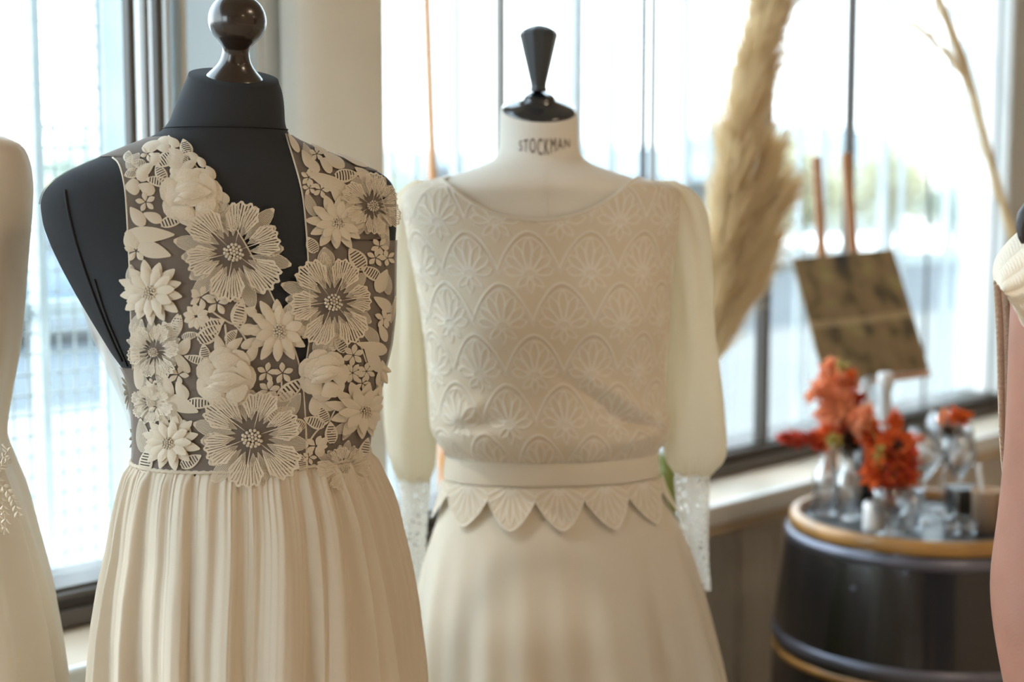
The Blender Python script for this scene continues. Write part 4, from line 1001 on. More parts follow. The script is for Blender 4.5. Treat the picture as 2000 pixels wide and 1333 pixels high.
def o3(T, Z):
    d = np.clip((zat(860, Y3) - Z) / .5, 0, 1); u = np.clip((Z - zat(860, Y3)) / .3, 0, 1)
    return .022 * d * (f3f(T, d) - .45) + .003 * np.sin(T * 11 + Z * 10) * (1 - d) * (1 - u) + .002
link('satin_gown', F3b.mesh('satin_gown', 500, 200, z0=max(.12, F3b.z0), z1=zat(256, Y3), off=o3, cap=False), M['satin'], d3)
BV3 = bvh_of(F3b.mesh('t', 120, 160))
def sprig(pts, n, L, Wd, r=.0012):
    P = smoothline(pts, n * 3, 2); Q = [at(p[0], p[1], Y3 - p[2]) for p in P]
    st = MB().tube(Q, r, 6)
    for k in range(n):
        i = 1 + int(k * (len(P) - 2) / n); p = P[i]; d = P[min(i + 1, len(P) - 1)] - P[i]; ba = math.atan2(-d[1], d[0])
        for sgn in (-1, 1):
            a_ = ba + sgn * .75; V = []
            for j in range(6):
                v = j / 5
                for q in range(4):
                    u = 2 * q / 3 - 1; x = L * v; y = Wd * math.sin(PI * (v * .92 + .05)) * u
                    V.append(at(p[0] + x * math.cos(a_) - y * math.sin(a_), p[1] - x * math.sin(a_) - y * math.cos(a_), Y3 - p[2] - .002 * (1 - u * u)))
            st.add(V, grid_faces(6, 4))
    return st.build('lace_sprig', M['lace'], d3, smooth=True)
sprig([(-20, 930, .14), (0, 915, .12), (10, 905, .10), (20, 896, .09)], 5, 13, 3.2)
sprig([(-10, 930, .12), (2, 905, .11), (10, 890, .10), (16, 880, .09), (4, 868, .09)], 4, 12, 3)
sprig([(-15, 935, .14), (5, 948, .12), (20, 966, .10), (30, 985, .09), (36, 1005, .085), (38, 1012, .085)], 8, 14, 3.8)
sprig([(-20, 950, .15), (-2, 965, .14), (8, 990, .13), (12, 1020, .12), (8, 1045, .12)], 7, 16, 3.2)
sprig([(-30, 950, .15), (-10, 975, .15), (-2, 1010, .14), (2, 1040, .13)], 6, 15, 3.2)

# ================================================================ BARREL AND ITS TABLEWARE
M['barrel_black'] = plain('black_lacquered_staves', (.012, .010, .010), .25, spec=.6, coat=.35, bump=.3, bscale=12, var=.3, vscale=6, stretch=(3, 3, .4))
M['barrel_rim'] = plain('golden_barrel_wood', (.44, .22, .06), .35, bump=.2, bscale=30, var=.2, vscale=10, coat=.3)
M['hoop'] = plain('bluish_iron_hoop', (.16, .16, .20), .35, metal=.6, var=.15, vscale=8)
M['tray'] = plain('black_slate_top', (.018, .018, .019), .35, spec=.5)
M['glass'] = clear_glass('clear_glassware', (.98, .985, .99), .16)
M['bottle_dark'] = plain('near_black_bottle_glass', (.012, .012, .012), .1, spec=.8)
M['milk'] = plain('white_ceramic', (.80, .80, .80), .25, coat=.4)
M['kraft'] = plain('brown_cardboard_cup', (.50, .35, .24), .7)
M['petal_orange'] = cloth('dried_orange_petals', (.80, .16, .03), trans=.3)
M['petal_peach'] = cloth('dried_peach_petals', (.88, .38, .20), trans=.3)
M['petal_red'] = cloth('dried_red_petals', (.62, .07, .03), trans=.25)
M['seedhead'] = plain('olive_yellow_seedhead', (.50, .42, .12), .8)
M['darkseed'] = plain('dark_brown_seedhead', (.06, .035, .02), .8)
M['stem'] = plain('dry_green_stem', (.32, .30, .12), .7)
YB = 2.86
bc = at(1802, 1002, YB); ZB = float(bc[2]); bx, by = float(bc[0]), YB
R0 = .264
br_ = empty('barrel', (bx, by, 0), 'black lacquered wooden barrel with golden rim used as a table at the right', 'barrel')
def brad(z): return R0 * (1.0 + .135 * (1 - ((z - ZB / 2) / (ZB / 2)) ** 2))
zz = np.linspace(.03, ZB - .026, 24)
b = MB(); V = []; nst = 22; seg = nst * 4
for z in zz:
    for k in range(seg):
        w = 2 * PI * k / seg; g = -.0018 if k % 4 == 0 else 0; V.append((bx + (brad(z) + g) * math.cos(w), by + (brad(z) + g) * math.sin(w), z))
link('staves', mesh_np('staves', V, grid_faces(len(zz), seg, True)), M['barrel_black'], br_)
MB().lathe([(R0 * .9, ZB - .045), (R0 * 1.012, ZB - .026), (R0 * 1.005, ZB - .004), (R0 * .985, ZB), (R0 * .93, ZB - .001), (R0 * .925, ZB - .02), (R0 * .9, ZB - .03)], (bx, by, 0), 64).build('chime_rim', M['barrel_rim'], br_, smooth=True)
MB().lathe([(0, ZB - .03), (R0 * .93, ZB - .03), (R0 * .93, ZB - .018), (0, ZB - .018)], (bx, by, 0), 64).build('barrel_head', M['tray'], br_)
def hoop(z, w, mat='hoop', dr=.003):
    p = [(brad(z - w / 2) + dr - .004, z - w / 2), (brad(z - w / 2) + dr, z - w / 2), (brad(z) + dr + .001, z), (brad(z + w / 2) + dr, z + w / 2), (brad(z + w / 2) + dr - .004, z + w / 2)]
    MB().lathe(p, (bx, by, 0), 72).build('hoop' if mat == 'hoop' else 'gilded_band', M[mat], br_, smooth=True)
hoop(ZB - .042, .022); hoop(ZB - .250, .024); hoop(ZB - .280, .014, 'barrel_rim', .002); hoop(.22, .03); hoop(.08, .03)
for k, w in enumerate((-2.3, -1.95, -1.2)):
    z = ZB - (.058 if k else .10); r = brad(z) + .004
    MB().lathe([(0, -.004), (.004, -.003), (.005, 0), (.004, .003), (0, .004)], (bx + r * math.cos(w), by + r * math.sin(w), z), 10).build('rivet', M['hoop'], br_, smooth=True)
TOPZ = ZB - .018
def onb(px, py_base):
    """a point on the barrel head under picture point (px, py)"""
    p = atz(px, py_base, TOPZ); return np.array([p[0], p[1], TOPZ + .0005])
def thing_lathe(name, prof, c, mat, label, cat, group=None, seg=32, parts=()):
    o = empty(name, c, label, cat, group)
    MB().lathe(prof, c, seg).build('body' if name not in ('wine_glass',) else 'bowl_and_foot', M[mat], o, smooth=True)
    return o
def vase(px, py, r, h, neck, label, mat='glass', name='bottle_vase', group=None):
    c = onb(px, py); p = [(0, .002), (r * .95, 0), (r, .006), (r, h * .55), (r * .8, h * .66), (neck, h * .75), (neck, h * .97), (neck * 1.15, h), (neck * .9, h), (neck * .85, h * .74), (r * .7, h * .62), (r * .9, h * .5), (r * .9, .010), (0, .008)]
    return thing_lathe(name, p, c, mat, label, 'vase', group), c
def wine_glass(px, py, label, hs=1.0, r=.036):
    c = onb(px, py); p = [(0, .001), (.034, .001), (.033, .003), (.006, .008), (.004, .02), (.004, .085 * hs), (.012, .093 * hs), (r, .13 * hs), (r * 1.02, .15 * hs), (r * .82, .20 * hs), (r * .80, .20 * hs), (r * .98, .15 * hs), (r * .95, .131 * hs), (.008, .097 * hs), (0, .095 * hs)]
    return thing_lathe('wine_glass', p, c, 'glass', label, 'glass', 'glasses on the barrel'), c
def petals(mb, c, R, n, seed, el=(1, 1, 1), sz=.012):
    r = np.random.default_rng(seed)
    for k in range(n):
        d = r.normal(size=3); d /= np.linalg.norm(d); q = np.array(c) + d * np.array(el) * R * (.35 + .65 * r.random())
        a = np.cross(d, r.normal(size=3)); a /= np.linalg.norm(a) + 1e-9; u = d * .8 + r.normal(size=3) * .3; u /= np.linalg.norm(u); s = sz * r.uniform(.45, 1.35)
        w = np.cross(a, u) * s * .2
        mb.add([q - u * s, q - a * s * .45 + w, q + u * s, q + a * s * .45 + w], [(0, 1, 2), (0, 2, 3)])
def bouquet(name, label, base, heads, stem_mat='stem'):
    """heads: (px, py, Y, R, material, n, elongation, petal size)"""
    o = empty(name, base, label, 'dried flowers', 'dried bouquets on the barrel')
    for i, (px, py, Yh, R, mt, n, el, sz) in enumerate(heads):
        h = at(px, py, Yh); m = base * .5 + h * .5 + np.array([.004, 0, .02])
        MB().tube(smoothline([base + np.array([0, 0, .02]), m, h], 10), .0014, 5).build('stem', M[stem_mat], o, smooth=True)
        b = MB(); petals(b, h, R, n, 100 + i * 7 + int(px), el, sz); b.build('flower_head', M[mt], o)
    return o
_, v1 = vase(1612, 1006, .026, .15, .012, 'clear bottle vase leftmost on the barrel')
_, v2 = vase(1655, 1012, .026, .145, .013, 'clear bottle vase second from the left on the barrel')
_, v3 = vase(1688, 990, .024, .19, .011, 'near black bottle standing behind the clear vases on the barrel', 'bottle_dark', 'dark_bottle')
c = onb(1737, 1046); cv = c
thing_lathe('footed_vase', [(0, .001), (.030, .001), (.030, .004), (.008, .012), (.008, .03), (.03, .045), (.034, .075), (.033, .098), (.031, .098), (.032, .07), (.025, .05), (0, .04)], c, 'glass', 'footed glass cup at the front of the barrel holding the orange bouquet', 'vase')
c = onb(1706, 1040)
thing_lathe('white_jar', [(0, 0), (.021, .0), (.022, .01), (.021, .055), (.017, .062), (.016, .062), (.018, .05), (.018, .01), (0, .008)], c, 'milk', 'small white jar at the front of the barrel beside the footed cup', 'jar')
c = onb(1724, 975)
thing_lathe('tall_carafe', [(0, 0), (.030, .0), (.031, .05), (.022, .10), (.014, .14), (.0125, .24), (.017, .245), (.0175, .275), (.014, .28), (.011, .28), (.011, .14), (.027, .05), (0, .01)], c, 'milk', 'tall clear carafe, whitened for the light in its narrow neck, behind the orange bouquet', 'carafe')  # clear glass given a white colour for the light in its neck
c = onb(1690, 968)
thing_lathe('clear_flask', [(0, 0), (.02, .0), (.02, .13), (.012, .16), (.021, .19), (.023, .215), (.016, .25), (.011, .265), (.009, .265), (.020, .215), (.01, .16), (.017, .12), (0, .01)], c, 'glass', 'clear glass flask with a rounded top left of the tall whitened carafe', 'flask')
wine_glass(1800, 1020, 'stemmed wine glass left of centre behind the small tumbler on the barrel', .98)
wine_glass(1838, 1000, 'tall stemmed wine glass in the middle of the glasses on the barrel', 1.08, .040)
wine_glass(1868, 1014, 'stemmed wine glass nearest the brown cup on the barrel', .95, .034)
c = onb(1775, 1034)
thing_lathe('tumbler', [(0, .0), (.024, .0), (.029, .08), (.027, .08), (.022, .006), (0, .006)], c, 'glass', 'low clear tumbler right of the orange bouquet', 'glass', 'glasses on the barrel')
for k, (x, y) in enumerate(((1858, 1044), (1890, 1044))):
    c = onb(x, y)
    thing_lathe('tealight_glass', [(0, .0), (.014, .0), (.019, .022), (.017, .022), (.012, .004), (0, .004)], c, 'glass', ('small tealight glass at the front edge of the barrel, the left one', 'small tealight glass at the front edge of the barrel beside the brown cup')[k], 'candle holder', 'tealight glasses')
c = onb(1925, 1036)
e = thing_lathe('brown_cup', [(0, .0), (.026, .0), (.029, .078), (.031, .080), (.029, .082), (.026, .078), (.023, .006), (0, .006)], c, 'kraft', 'brown paper cup with a pale stick at the right end of the barrel', 'cup')
MB().tube([c + np.array([0, 0, .01]), c + np.array([-.010, 0, .085]), c + np.array([-.018, 0, .13])], .005, 8).build('stick', M['milk'], e)
c = onb(1882, 1003)
o = MB().box(c[0] - .032, c[0] + .032, c[1] - .03, c[1] + .03, c[2], c[2] + .055).build('small_black_box', M['tray'], bevel=.003); tag(o, 'small black box behind the brown cup on the barrel', 'box')
S = (1, .8, 1)
bouquet('dried_bouquet', 'tall bouquet of peach and rust dried flowers in the clear bottle vases', v1 * .5 + v2 * .5 + np.array([0, 0, .13]), [
    (1615, 722, 2.82, .026, 'petal_peach', 60, (.6, .6, 1.3), .014), (1605, 765, 2.80, .028, 'petal_peach', 80, S, .015), (1640, 750, 2.84, .03, 'petal_peach', 70, S, .014), (1632, 800, 2.80, .040, 'petal_peach', 130, S, .017),
    (1662, 745, 2.84, .022, 'petal_orange', 60, (.7, .7, 1.2), .013), (1668, 780, 2.86, .022, 'petal_red', 60, S, .013), (1650, 835, 2.82, .034, 'petal_red', 120, S, .014), (1615, 850, 2.80, .026, 'petal_orange', 60, S, .013), (1630, 862, 2.76, .016, 'seedhead', 120, (1, 1, 1), .006), (1656, 868, 2.80, .028, 'darkseed', 120, S, .009),
    (1642, 718, 2.86, .016, 'seedhead', 40, (1, 1, 1), .010), (1675, 822, 2.76, .022, 'petal_peach', 60, (.6, .6, 1.2), .016)])
bouquet('red_spike', 'red dried flower spike reaching left out of the clear bottle vases', v1 + np.array([0, 0, .13]), [(1548, 855, 2.80, .028, 'petal_red', 90, (1.1, .4, .45), .013), (1580, 853, 2.80, .022, 'petal_red', 70, (1.1, .4, .4), .011), (1600, 872, 2.80, .016, 'petal_red', 40, (1.1, .4, .5), .010)])
bouquet('orange_bouquet', 'big fiery orange dried bouquet in the footed cup at the front', cv + np.array([0, 0, .06]), [
    (1700, 850, 2.76, .032, 'petal_orange', 90, (.8, .6, 1.2), .015), (1692, 815, 2.74, .018, 'petal_peach', 50, (.6, .6, 1.4), .016), (1735, 880, 2.74, .042, 'petal_orange', 160, S, .015), (1752, 905, 2.74, .044, 'petal_red', 170, S, .015), (1765, 870, 2.76, .028, 'petal_orange', 90, S, .014), (1748, 828, 2.76, .020, 'petal_orange', 70, (.5, .5, 1.8), .013),
    (1715, 930, 2.74, .032, 'petal_orange', 100, (1, .7, .9), .015), (1738, 950, 2.74, .030, 'petal_red', 90, S, .014), (1772, 930, 2.74, .026, 'petal_orange', 80, S, .013), (1755, 872, 2.72, .012, 'darkseed', 90, S, .006), (1718, 890, 2.72, .014, 'seedhead', 40, (.6, .6, 1.6), .009), (1788, 858, 2.78, .014, 'petal_orange', 40, (1.3, .6, .6), .010), (1700, 905, 2.74, .018, 'petal_orange', 50, (.5, .5, 1.6), .013)])
bouquet('single_dried_flower', 'single orange flower with a dark seedhead standing among the wine glasses', onb(1838, 1000) + np.array([0, 0, .10]), [(1872, 816, 2.86, .020, 'petal_orange', 60, (1.1, .6, .8), .012), (1850, 845, 2.86, .014, 'darkseed', 90, S, .006), (1846, 812, 2.86, .016, 'petal_peach', 30, (.6, .6, 1.2), .010)])

# ================================================================ EASEL AND PAINTING
M['easel'] = plain('reddish_easel_wood', (.52, .26, .12), .5, bump=.2, bscale=40, var=.12, vscale=5)
YE = 3.34
ez = empty('easel', (at(1650, 620, YE)[0], YE, 0), 'reddish brown wooden easel holding the painting behind the barrel', 'easel')
def bar(P0, P1, w, d, name, mat, parent):
    P0, P1 = np.array(P0), np.array(P1); ax = (P1 - P0) / np.linalg.norm(P1 - P0); sx = np.cross(ax, [0, 1, 0]); sx /= np.linalg.norm(sx); sy = np.cross(sx, ax)
    b = MB(); b.hexa([p + sx * a * w / 2 + sy * c * d / 2 for p in (P0, P1) for a, c in ((-1, -1), (1, -1), (1, 1), (-1, 1))]); return b.build(name, M[mat], parent, bevel=.001)
def down(p0, p1, z):
    t = (z - p0[2]) / (p1[2] - p0[2]); return p0 + (p1 - p0) * t
a0, a1 = at(1594, 306, YE), at(1606, 520, YE); c0, c1 = at(1652, 300, YE), at(1668, 520, YE)
bar(a0, down(a0, a1, .01), .019, .02, 'left_leg', 'easel', ez); bar(c0, down(c0, c1, .01), .021, .02, 'right_leg', 'easel', ez)
bar(at(1620, 560, YE + .02), np.array([at(1650, 700, YE)[0], YE + .12, .01]), .02, .02, 'rear_leg', 'easel', ez)
bar(at(1622, 755, YE - .035), at(1812, 728, YE - .035), .012, .05, 'painting_ledge', 'easel', ez)
q = [at(1548, 506, YE - .032), at(1744, 487, YE - .032), at(1815, 722, YE - .045), at(1612, 750, YE - .045)]
m, nt, p_, out = _mat('abstract_painting'); tc = nt.nodes.new('ShaderNodeUVMap'); mp = nt.nodes.new('ShaderNodeMapping'); mp.inputs['Scale'].default_value = (2.3, 1.7, 1); n1 = nt.nodes.new('ShaderNodeTexNoise'); n1.inputs['Scale'].default_value = 2.2; n1.inputs['Detail'].default_value = 4
r1 = nt.nodes.new('ShaderNodeValToRGB'); cr = r1.color_ramp; cr.elements[0].position = .30; cr.elements[0].color = (.035, .04, .045, 1); cr.elements[1].position = .72; cr.elements[1].color = (.44, .30, .17, 1)
for pos, c_ in ((.40, (.14, .10, .05)), (.48, (.25, .18, .09)), (.56, (.30, .20, .11)), (.62, (.30, .26, .10))): e_ = cr.elements.new(pos); e_.color = (*c_, 1)
nt.links.new(tc.outputs[0], mp.inputs[0]); nt.links.new(mp.outputs[0], n1.inputs[0]); nt.links.new(n1.outputs[0], r1.inputs[0])
sp_ = nt.nodes.new('ShaderNodeSeparateXYZ'); nt.links.new(tc.outputs[0], sp_.inputs[0])
ln = _math(nt, 'LESS_THAN', _math(nt, 'ABSOLUTE', _math(nt, 'SUBTRACT', sp_.outputs[1], .47)), .028)
ln = _math(nt, 'MULTIPLY', ln, .6)
mc = nt.nodes.new('ShaderNodeMix'); mc.data_type = 'RGBA'; nt.links.new(ln, mc.inputs[0]); nt.links.new(r1.outputs[0], mc.inputs[6]); mc.inputs[7].default_value = (.55, .42, .24, 1); nt.links.new(mc.outputs[2], p_.inputs['Base Color']); p_.inputs['Roughness'].default_value = .5
M['painting'] = m
th = np.array([0, .018, 0]); pv = [q[3], q[2], q[1], q[0]]; pvb = [x + th for x in pv]
mep = mesh_np('canvas_panel', pv + pvb, [(0, 1, 2, 3), (7, 6, 5, 4), (0, 4, 5, 1), (1, 5, 6, 2), (2, 6, 7, 3), (3, 7, 4, 0)], False, uv=[(0, 0), (1, 0), (1, 1), (0, 1)] * 2)
po = link('painting', mep, M['painting']); tag(po, 'brown and olive abstract painting leaning on the reddish easel', 'painting')

# ================================================================ PAMPAS GRASS
M['pampas'] = cloth('golden_pampas_hair', (.88, .73, .50), trans=.4, transc=(1, .86, .58))
M['pampas_stem'] = plain('green_yellow_stalk', (.50, .50, .16), .6)
M['green_vase'] = plain('olive_green_glazed_vase', (.22, .26, .05), .3, coat=.5)
def plume(parent, spine, rad, n, L, seed, name='plume', w0=.0009):
    """spine points from base to tip, rad(v) spread; n hairs"""
    r = np.random.default_rng(seed); S_ = smoothline(spine, 200, 3); V = np.zeros((n, 8, 3)); up = np.array([0, 0, 1.])
    for k in range(n):
        v = r.random() ** .85; i = int(v * 198); p = S_[i]; t = S_[i + 1] - S_[i]; t /= np.linalg.norm(t)
        d = r.normal(size=3); d -= t * np.dot(d, t); d /= np.linalg.norm(d); R = rad(v) * (.55 + .6 * r.random()); l = L * (.6 + .7 * r.random())
        clump = math.sin(v * 40 + math.atan2(d[0], d[1]) * 2) * .25 + 1; R *= clump
        p0 = p + d * R * .10; p1 = p + t * l * .40 + d * R * .55; p2 = p + t * l * .75 + d * R * .95 - up * l * .06; p3 = p + t * l * .95 + d * R * 1.15 - up * l * .22
        s_ = np.cross(t, d) + r.normal(size=3) * .4; s_ /= np.linalg.norm(s_)
        for j, (q_, w) in enumerate(((p0, 1), (p1, 1), (p2, .8), (p3, .25))): V[k, 2 * j] = q_ - s_ * w0 * w; V[k, 2 * j + 1] = q_ + s_ * w0 * w
    base_ = (np.arange(n) * 8)[:, None, None]; qd = np.array([[0, 1, 3, 2], [2, 3, 5, 4], [4, 5, 7, 6]])[None] + base_
    return link(name, mesh_np(name, V.reshape(-1, 3), qd.reshape(-1, 4), False), M['pampas'], parent)
YP = 2.62
vb = at(1300, 990, YP); 
vz = empty('floor_vase', (vb[0], YP, 0), 'olive green floor vase behind the cream mannequin', 'vase')
MB().lathe([(0, 0), (.09, 0), (.12, .15), (.13, .35), (.09, .6), (.022, .80), (.019, .9), (.024, .935), (.018, .935), (.014, .88), (.05, .6), (0, .5)], (vb[0], YP, 0), 32).build('body', M['green_vase'], vz, smooth=True)
pg = empty('pampas_grass', (vb[0], YP, .93), 'big golden pampas plume rising right of the cream mannequin', 'pampas grass', 'pampas grass stems')
root = np.array([vb[0], YP, .75]); pts_ = [root, at(1318, 860, YP), at(1352, 720, YP), at(1388, 560, YP)]
sp1 = [at(1385, 690, YP), at(1400, 560, YP), at(1420, 440, YP), at(1440, 300, YP), at(1470, 150, YP), at(1512, -20, YP), at(1540, -140, YP)]
MB().tube(smoothline(pts_ + sp1[2:5], 40), .0035, 8).build('stalk', M['pampas_stem'], pg, smooth=True)
plume(pg, sp1, lambda v: .034 + .016 * math.sin(PI * v), 11000, .15, 1, w0=.0008)
# side tufts of the same plume, hanging to the right
for k, (s_, n_) in enumerate((([at(1392, 640, YP), at(1430, 560, YP), at(1475, 470, YP), at(1515, 400, YP)], 2600), ([at(1395, 560, YP), at(1430, 470, YP), at(1480, 380, YP), at(1500, 320, YP)], 2000), ([at(1390, 720, YP), at(1415, 650, YP), at(1460, 570, YP), at(1490, 500, YP)], 1800))):
    plume(pg, s_, lambda v: .030, n_, .10, 11 + k, 'side_tuft', .0007)
YQ = 3.08
qx = at(2150, 700, YQ)[0]
pg2 = empty('pampas_grass', (qx, YQ, .6), 'thin bending pampas stem reaching up from behind the person at the right', 'pampas grass', 'pampas grass stems')
sp2 = [at(2040, 620, YQ), at(1975, 450, YQ), at(1935, 320, YQ), at(1900, 180, YQ), at(1870, 90, YQ), at(1835, 0, YQ), at(1800, -90, YQ)]
MB().tube(smoothline([np.array([qx + .03, YQ, .62])] + sp2[:-1], 50), .0028, 8).build('stalk', M['pampas_stem'], pg2, smooth=True)
plume(pg2, sp2[:5], lambda v: .010 + .006 * v, 1500, .09, 5, w0=.0005)
plume(pg2, [at(1900, 190, YQ), at(1870, 130, YQ), at(1835, 90, YQ), at(1800, 60, YQ)], lambda v: .012, 350, .07, 6, 'side_tuft', .0005)
plume(pg2, sp2[3:], lambda v: .014, 800, .10, 7, 'side_tuft', .0005)
vz2 = empty('floor_vase', (qx + .03, YQ, 0), 'tall dark floor vase hidden behind the person at the right', 'vase')
MB().lathe([(0, 0), (.08, 0), (.11, .2), (.08, .5), (.03, .66), (.035, .70), (.025, .70), (.02, .62), (0, .3)], (qx + .03, YQ, 0), 24).build('body', M['bottle_dark'], vz2, smooth=True)

# ---- bottom left: white bundle with something reddish brown beside it on the bench
M['whitecloth'] = cloth('white_cotton', (.80, .80, .82), trans=.05)
M['brownred'] = plain('reddish_brown_leather', (.16, .05, .04), .5)
M['bench'] = plain('pale_bench_wood', (.62, .50, .36), .5)
YL = 2.02
c = at(165, 1345, YL); zb_ = float(c[2]) - .02
be = empty('bench', (c[0], YL, 0), 'pale wooden bench below the left window', 'bench')
_cs, _cn = float(np.dot(c - WO, WE)), float(np.dot(c - WO, WN)); pass
b0, b1 = _cn - .09, min(_cn + .13, -.04)
MB().wbox(_cs - .04, _cs + .40, b0, b1, zb_ - .03, zb_).build('seat', M['bench'], be, bevel=.004)
for sx in (-.02, .35):
    for sy in (b0 + .01, b1 - .04): MB().wbox(_cs + sx, _cs + sx + .03, sy, sy + .03, 0, zb_ - .03).build('leg', M['bench'], be)
o = MB().tube([c + np.array([x, 0, .012 + .002 * math.sin(x * 60)]) for x in np.linspace(-.028, .12, 14)], [.008, .024, .031, .033, .034, .034, .034, .034, .034, .034, .034, .033, .028, .01], 20).build('rolled_cloth', M['whitecloth'], smooth=True); tag(o, 'rolled white cloth lying on the bench below the left window', 'cloth')
o = MB().lathe([(0, 0), (.022, 0), (.030, .02), (.028, .045), (.016, .06), (.0, .064)], (c[0] + .018, YL + .06, zb_ + .001), 20).build('small_pouch', M['brownred'], smooth=True); tag(o, 'reddish brown pouch behind the rolled white cloth', 'pouch')

# ================================================================ PERSON AT THE RIGHT EDGE
M['skin'] = plain('warm_skin', (.46, .22, .155), .5, spec=.4, bump=.15, bscale=350, var=.10, vscale=14)
M['skin'].node_tree.nodes['Principled BSDF'].inputs['Subsurface Weight'].default_value = .12
M['skin'].node_tree.nodes['Principled BSDF'].inputs['Subsurface Scale'].default_value = .01
M['knit'] = plain('cream_rib_knit', (.88, .78, .63), .85, bump=.5, bscale=300)
M['hair'] = plain('dark_brown_hair', (.025, .014, .010), .5)
M['jeans'] = plain('blue_denim_trousers', (.06, .09, .16), .85)
YA = 1.46
pa = at(2390, 400, YA)
PXc = float(pa[0])
pr = empty('person', (PXc, YA, 0), 'person in a cream rib knit vest, bare arm hanging down, cut off at right', 'person')
def chain_body():
    def P(px, py, Y): return tuple(at(px, py, Y))
    # joints: pelvis root, spine, neck, head, arms, legs; left-in-picture arm follows the photograph
    J = [((PXc, YA + .02, .93), (.125, .095)), ((PXc, YA + .02, 1.08), (.10, .075)), ((PXc, YA + .02, 1.25), (.10, .075)), ((PXc, YA + .02, 1.36), (.085, .06)), ((PXc, YA + .02, 1.44), (.055, .055)),
         ((PXc, YA + .01, 1.50), (.052, .055)), ((PXc, YA + .0, 1.57), (.070, .082)), ((PXc, YA + .0, 1.65), (.076, .092)), ((PXc, YA + .01, 1.71), (.050, .065))]
    E = [(i, i + 1) for i in range(8)]
    def add(p, r, to):
        J.append((p, r if isinstance(r, tuple) else (r, r))); E.append((to, len(J) - 1)); return len(J) - 1
    # near arm (left in the picture)
    s = add(P(2130, 470, YA + .02), .058, 3); s = add(P(2075, 520, YA + .01), .056, s)
    s = add(P(2062, 640, YA), .050, s); s = add(P(2052, 800, YA), .0465, s); s = add(P(2040, 940, YA), .0450, s); s = add(P(2024, 1060, YA - .005), .0445, s); s = add(P(2013, 1130, YA - .01), .0445, s); s = add(P(2014, 1200, YA - .02), .0430, s); s = add(P(2026, 1300, YA - .03), .0400, s); s = add(P(2044, 1440, YA - .05), .033, s); s = add(P(2060, 1560, YA - .06), (.030, .022), s)
    wr_ = s; hnd = add(P(2066, 1640, YA - .065), (.018, .036), s)
    for k, (dy, L) in enumerate(((-.030, .066), (-.010, .076), (.010, .072), (.029, .056))):
        q = np.array(P(2068, 1650, YA - .065)) + np.array([0, dy, -.02]); a_ = add(tuple(q), .0095, hnd); a_ = add(tuple(q + np.array([.004, 0, -L * .5])), .009, a_); a_ = add(tuple(q + np.array([.018, 0, -L])), .0075, a_)
    q = np.array(P(2066, 1600, YA - .065)); a_ = add(tuple(q + np.array([.012, -.035, -.01])), .011, hnd); a_ = add(tuple(q + np.array([.02, -.052, -.045])), .009, a_)
    # other arm
    o_ = PXc; s = add((o_ + .15, YA + .02, 1.36), .055, 3); s = add((o_ + .19, YA + .02, 1.30), .05, s); s = add((o_ + .215, YA, 1.18), .044, s); s = add((o_ + .235, YA - .02, 1.02), .038, s); s = add((o_ + .24, YA - .05, .88), .032, s); s = add((o_ + .24, YA - .07, .78), .026, s); s = add((o_ + .24, YA - .08, .70), (.018, .034), s)
    # legs
    for sx in (-1, 1):
        s = add((PXc + sx * .09, YA + .02, .84), .085, 0); s = add((PXc + sx * .10, YA + .02, .66), .072, s); s = add((PXc + sx * .10, YA + .01, .47), .055, s); s = add((PXc + sx * .10, YA + .03, .28), .050, s); s = add((PXc + sx * .10, YA + .04, .09), .036, s); s = add((PXc + sx * .11, YA - .06, .035), (.036, .03), s); s = add((PXc + sx * .11, YA - .13, .03), (.030, .022), s)
    return J, E
J, E = chain_body()
me = bpy.data.meshes.new('body'); me.from_pydata([j[0] for j in J], E, []); me.update()
bo = bpy.data.objects.new('body', me); COL.objects.link(bo)
md = bo.modifiers.new('skin', 'SKIN'); sk = me.skin_vertices[0] if me.skin_vertices else None
if sk is None:
    bpy.context.view_layer.objects.active = bo; bo.select_set(True)
for i, (_, r) in enumerate(J): me.skin_vertices[0].data[i].radius = r
me.skin_vertices[0].data[0].use_root = True
md.use_smooth_shade = True; sb_ = bo.modifiers.new('sub', 'SUBSURF'); sb_.levels = 2; sb_.render_levels = 2
dg = bpy.context.evaluated_depsgraph_get(); dg.update(); bm_ = bpy.data.meshes.new_from_object(bo.evaluated_get(dg)); bpy.data.objects.remove(bo)
# crease at the inside of the elbow, nose / chin / eye sockets on the head
cr_ = at(1968, 1150, YA - .05)
hc = np.array([PXc, YA, 1.62])
for v in bm_.vertices:
    c = np.array(v.co)
    d = np.linalg.norm((c - cr_) * np.array([1, .6, .55])); v.co += Vector((.0, .009 * math.exp(-(d / .013) ** 2), 0))
    if c[2] > 1.5 and c[1] < YA:
        v.co.y -= .022 * math.exp(-((c[0] - PXc) / .012) ** 2 - ((c[2] - 1.60) / .02) ** 2)
        v.co.y -= .008 * math.exp(-((c[0] - PXc) / .025) ** 2 - ((c[2] - 1.555) / .008) ** 2)
        for sx in (-.03, .03): v.co.y += .008 * math.exp(-((c[0] - PXc - sx) / .014) ** 2 - ((c[2] - 1.635) / .010) ** 2)
bm_.polygons.foreach_set('use_smooth', [True] * len(bm_.polygons))
link('body', bm_, M['skin'], pr)
# knit vest: ribbed body with a wide shoulder cap and a flap hanging behind the arm
def ribbed(name, fn, nu, nv, ribs, amp, wrap=False):
    V = []
    for j in range(nv):
        v = j / (nv - 1)
        for i in range(nu):
            u = i / (nu if wrap else nu - 1); p, n = fn(u, v); r = abs(math.sin(PI * u * ribs)) ** .7
            n = np.array(n) / (np.linalg.norm(n) + 1e-9); V.append(np.array(p) + n * (amp * r + .0006 * math.sin(v * 260) * r))
    return link(name, mesh_np(name, V, grid_faces(nv, nu, wrap)), M['knit'], pr)
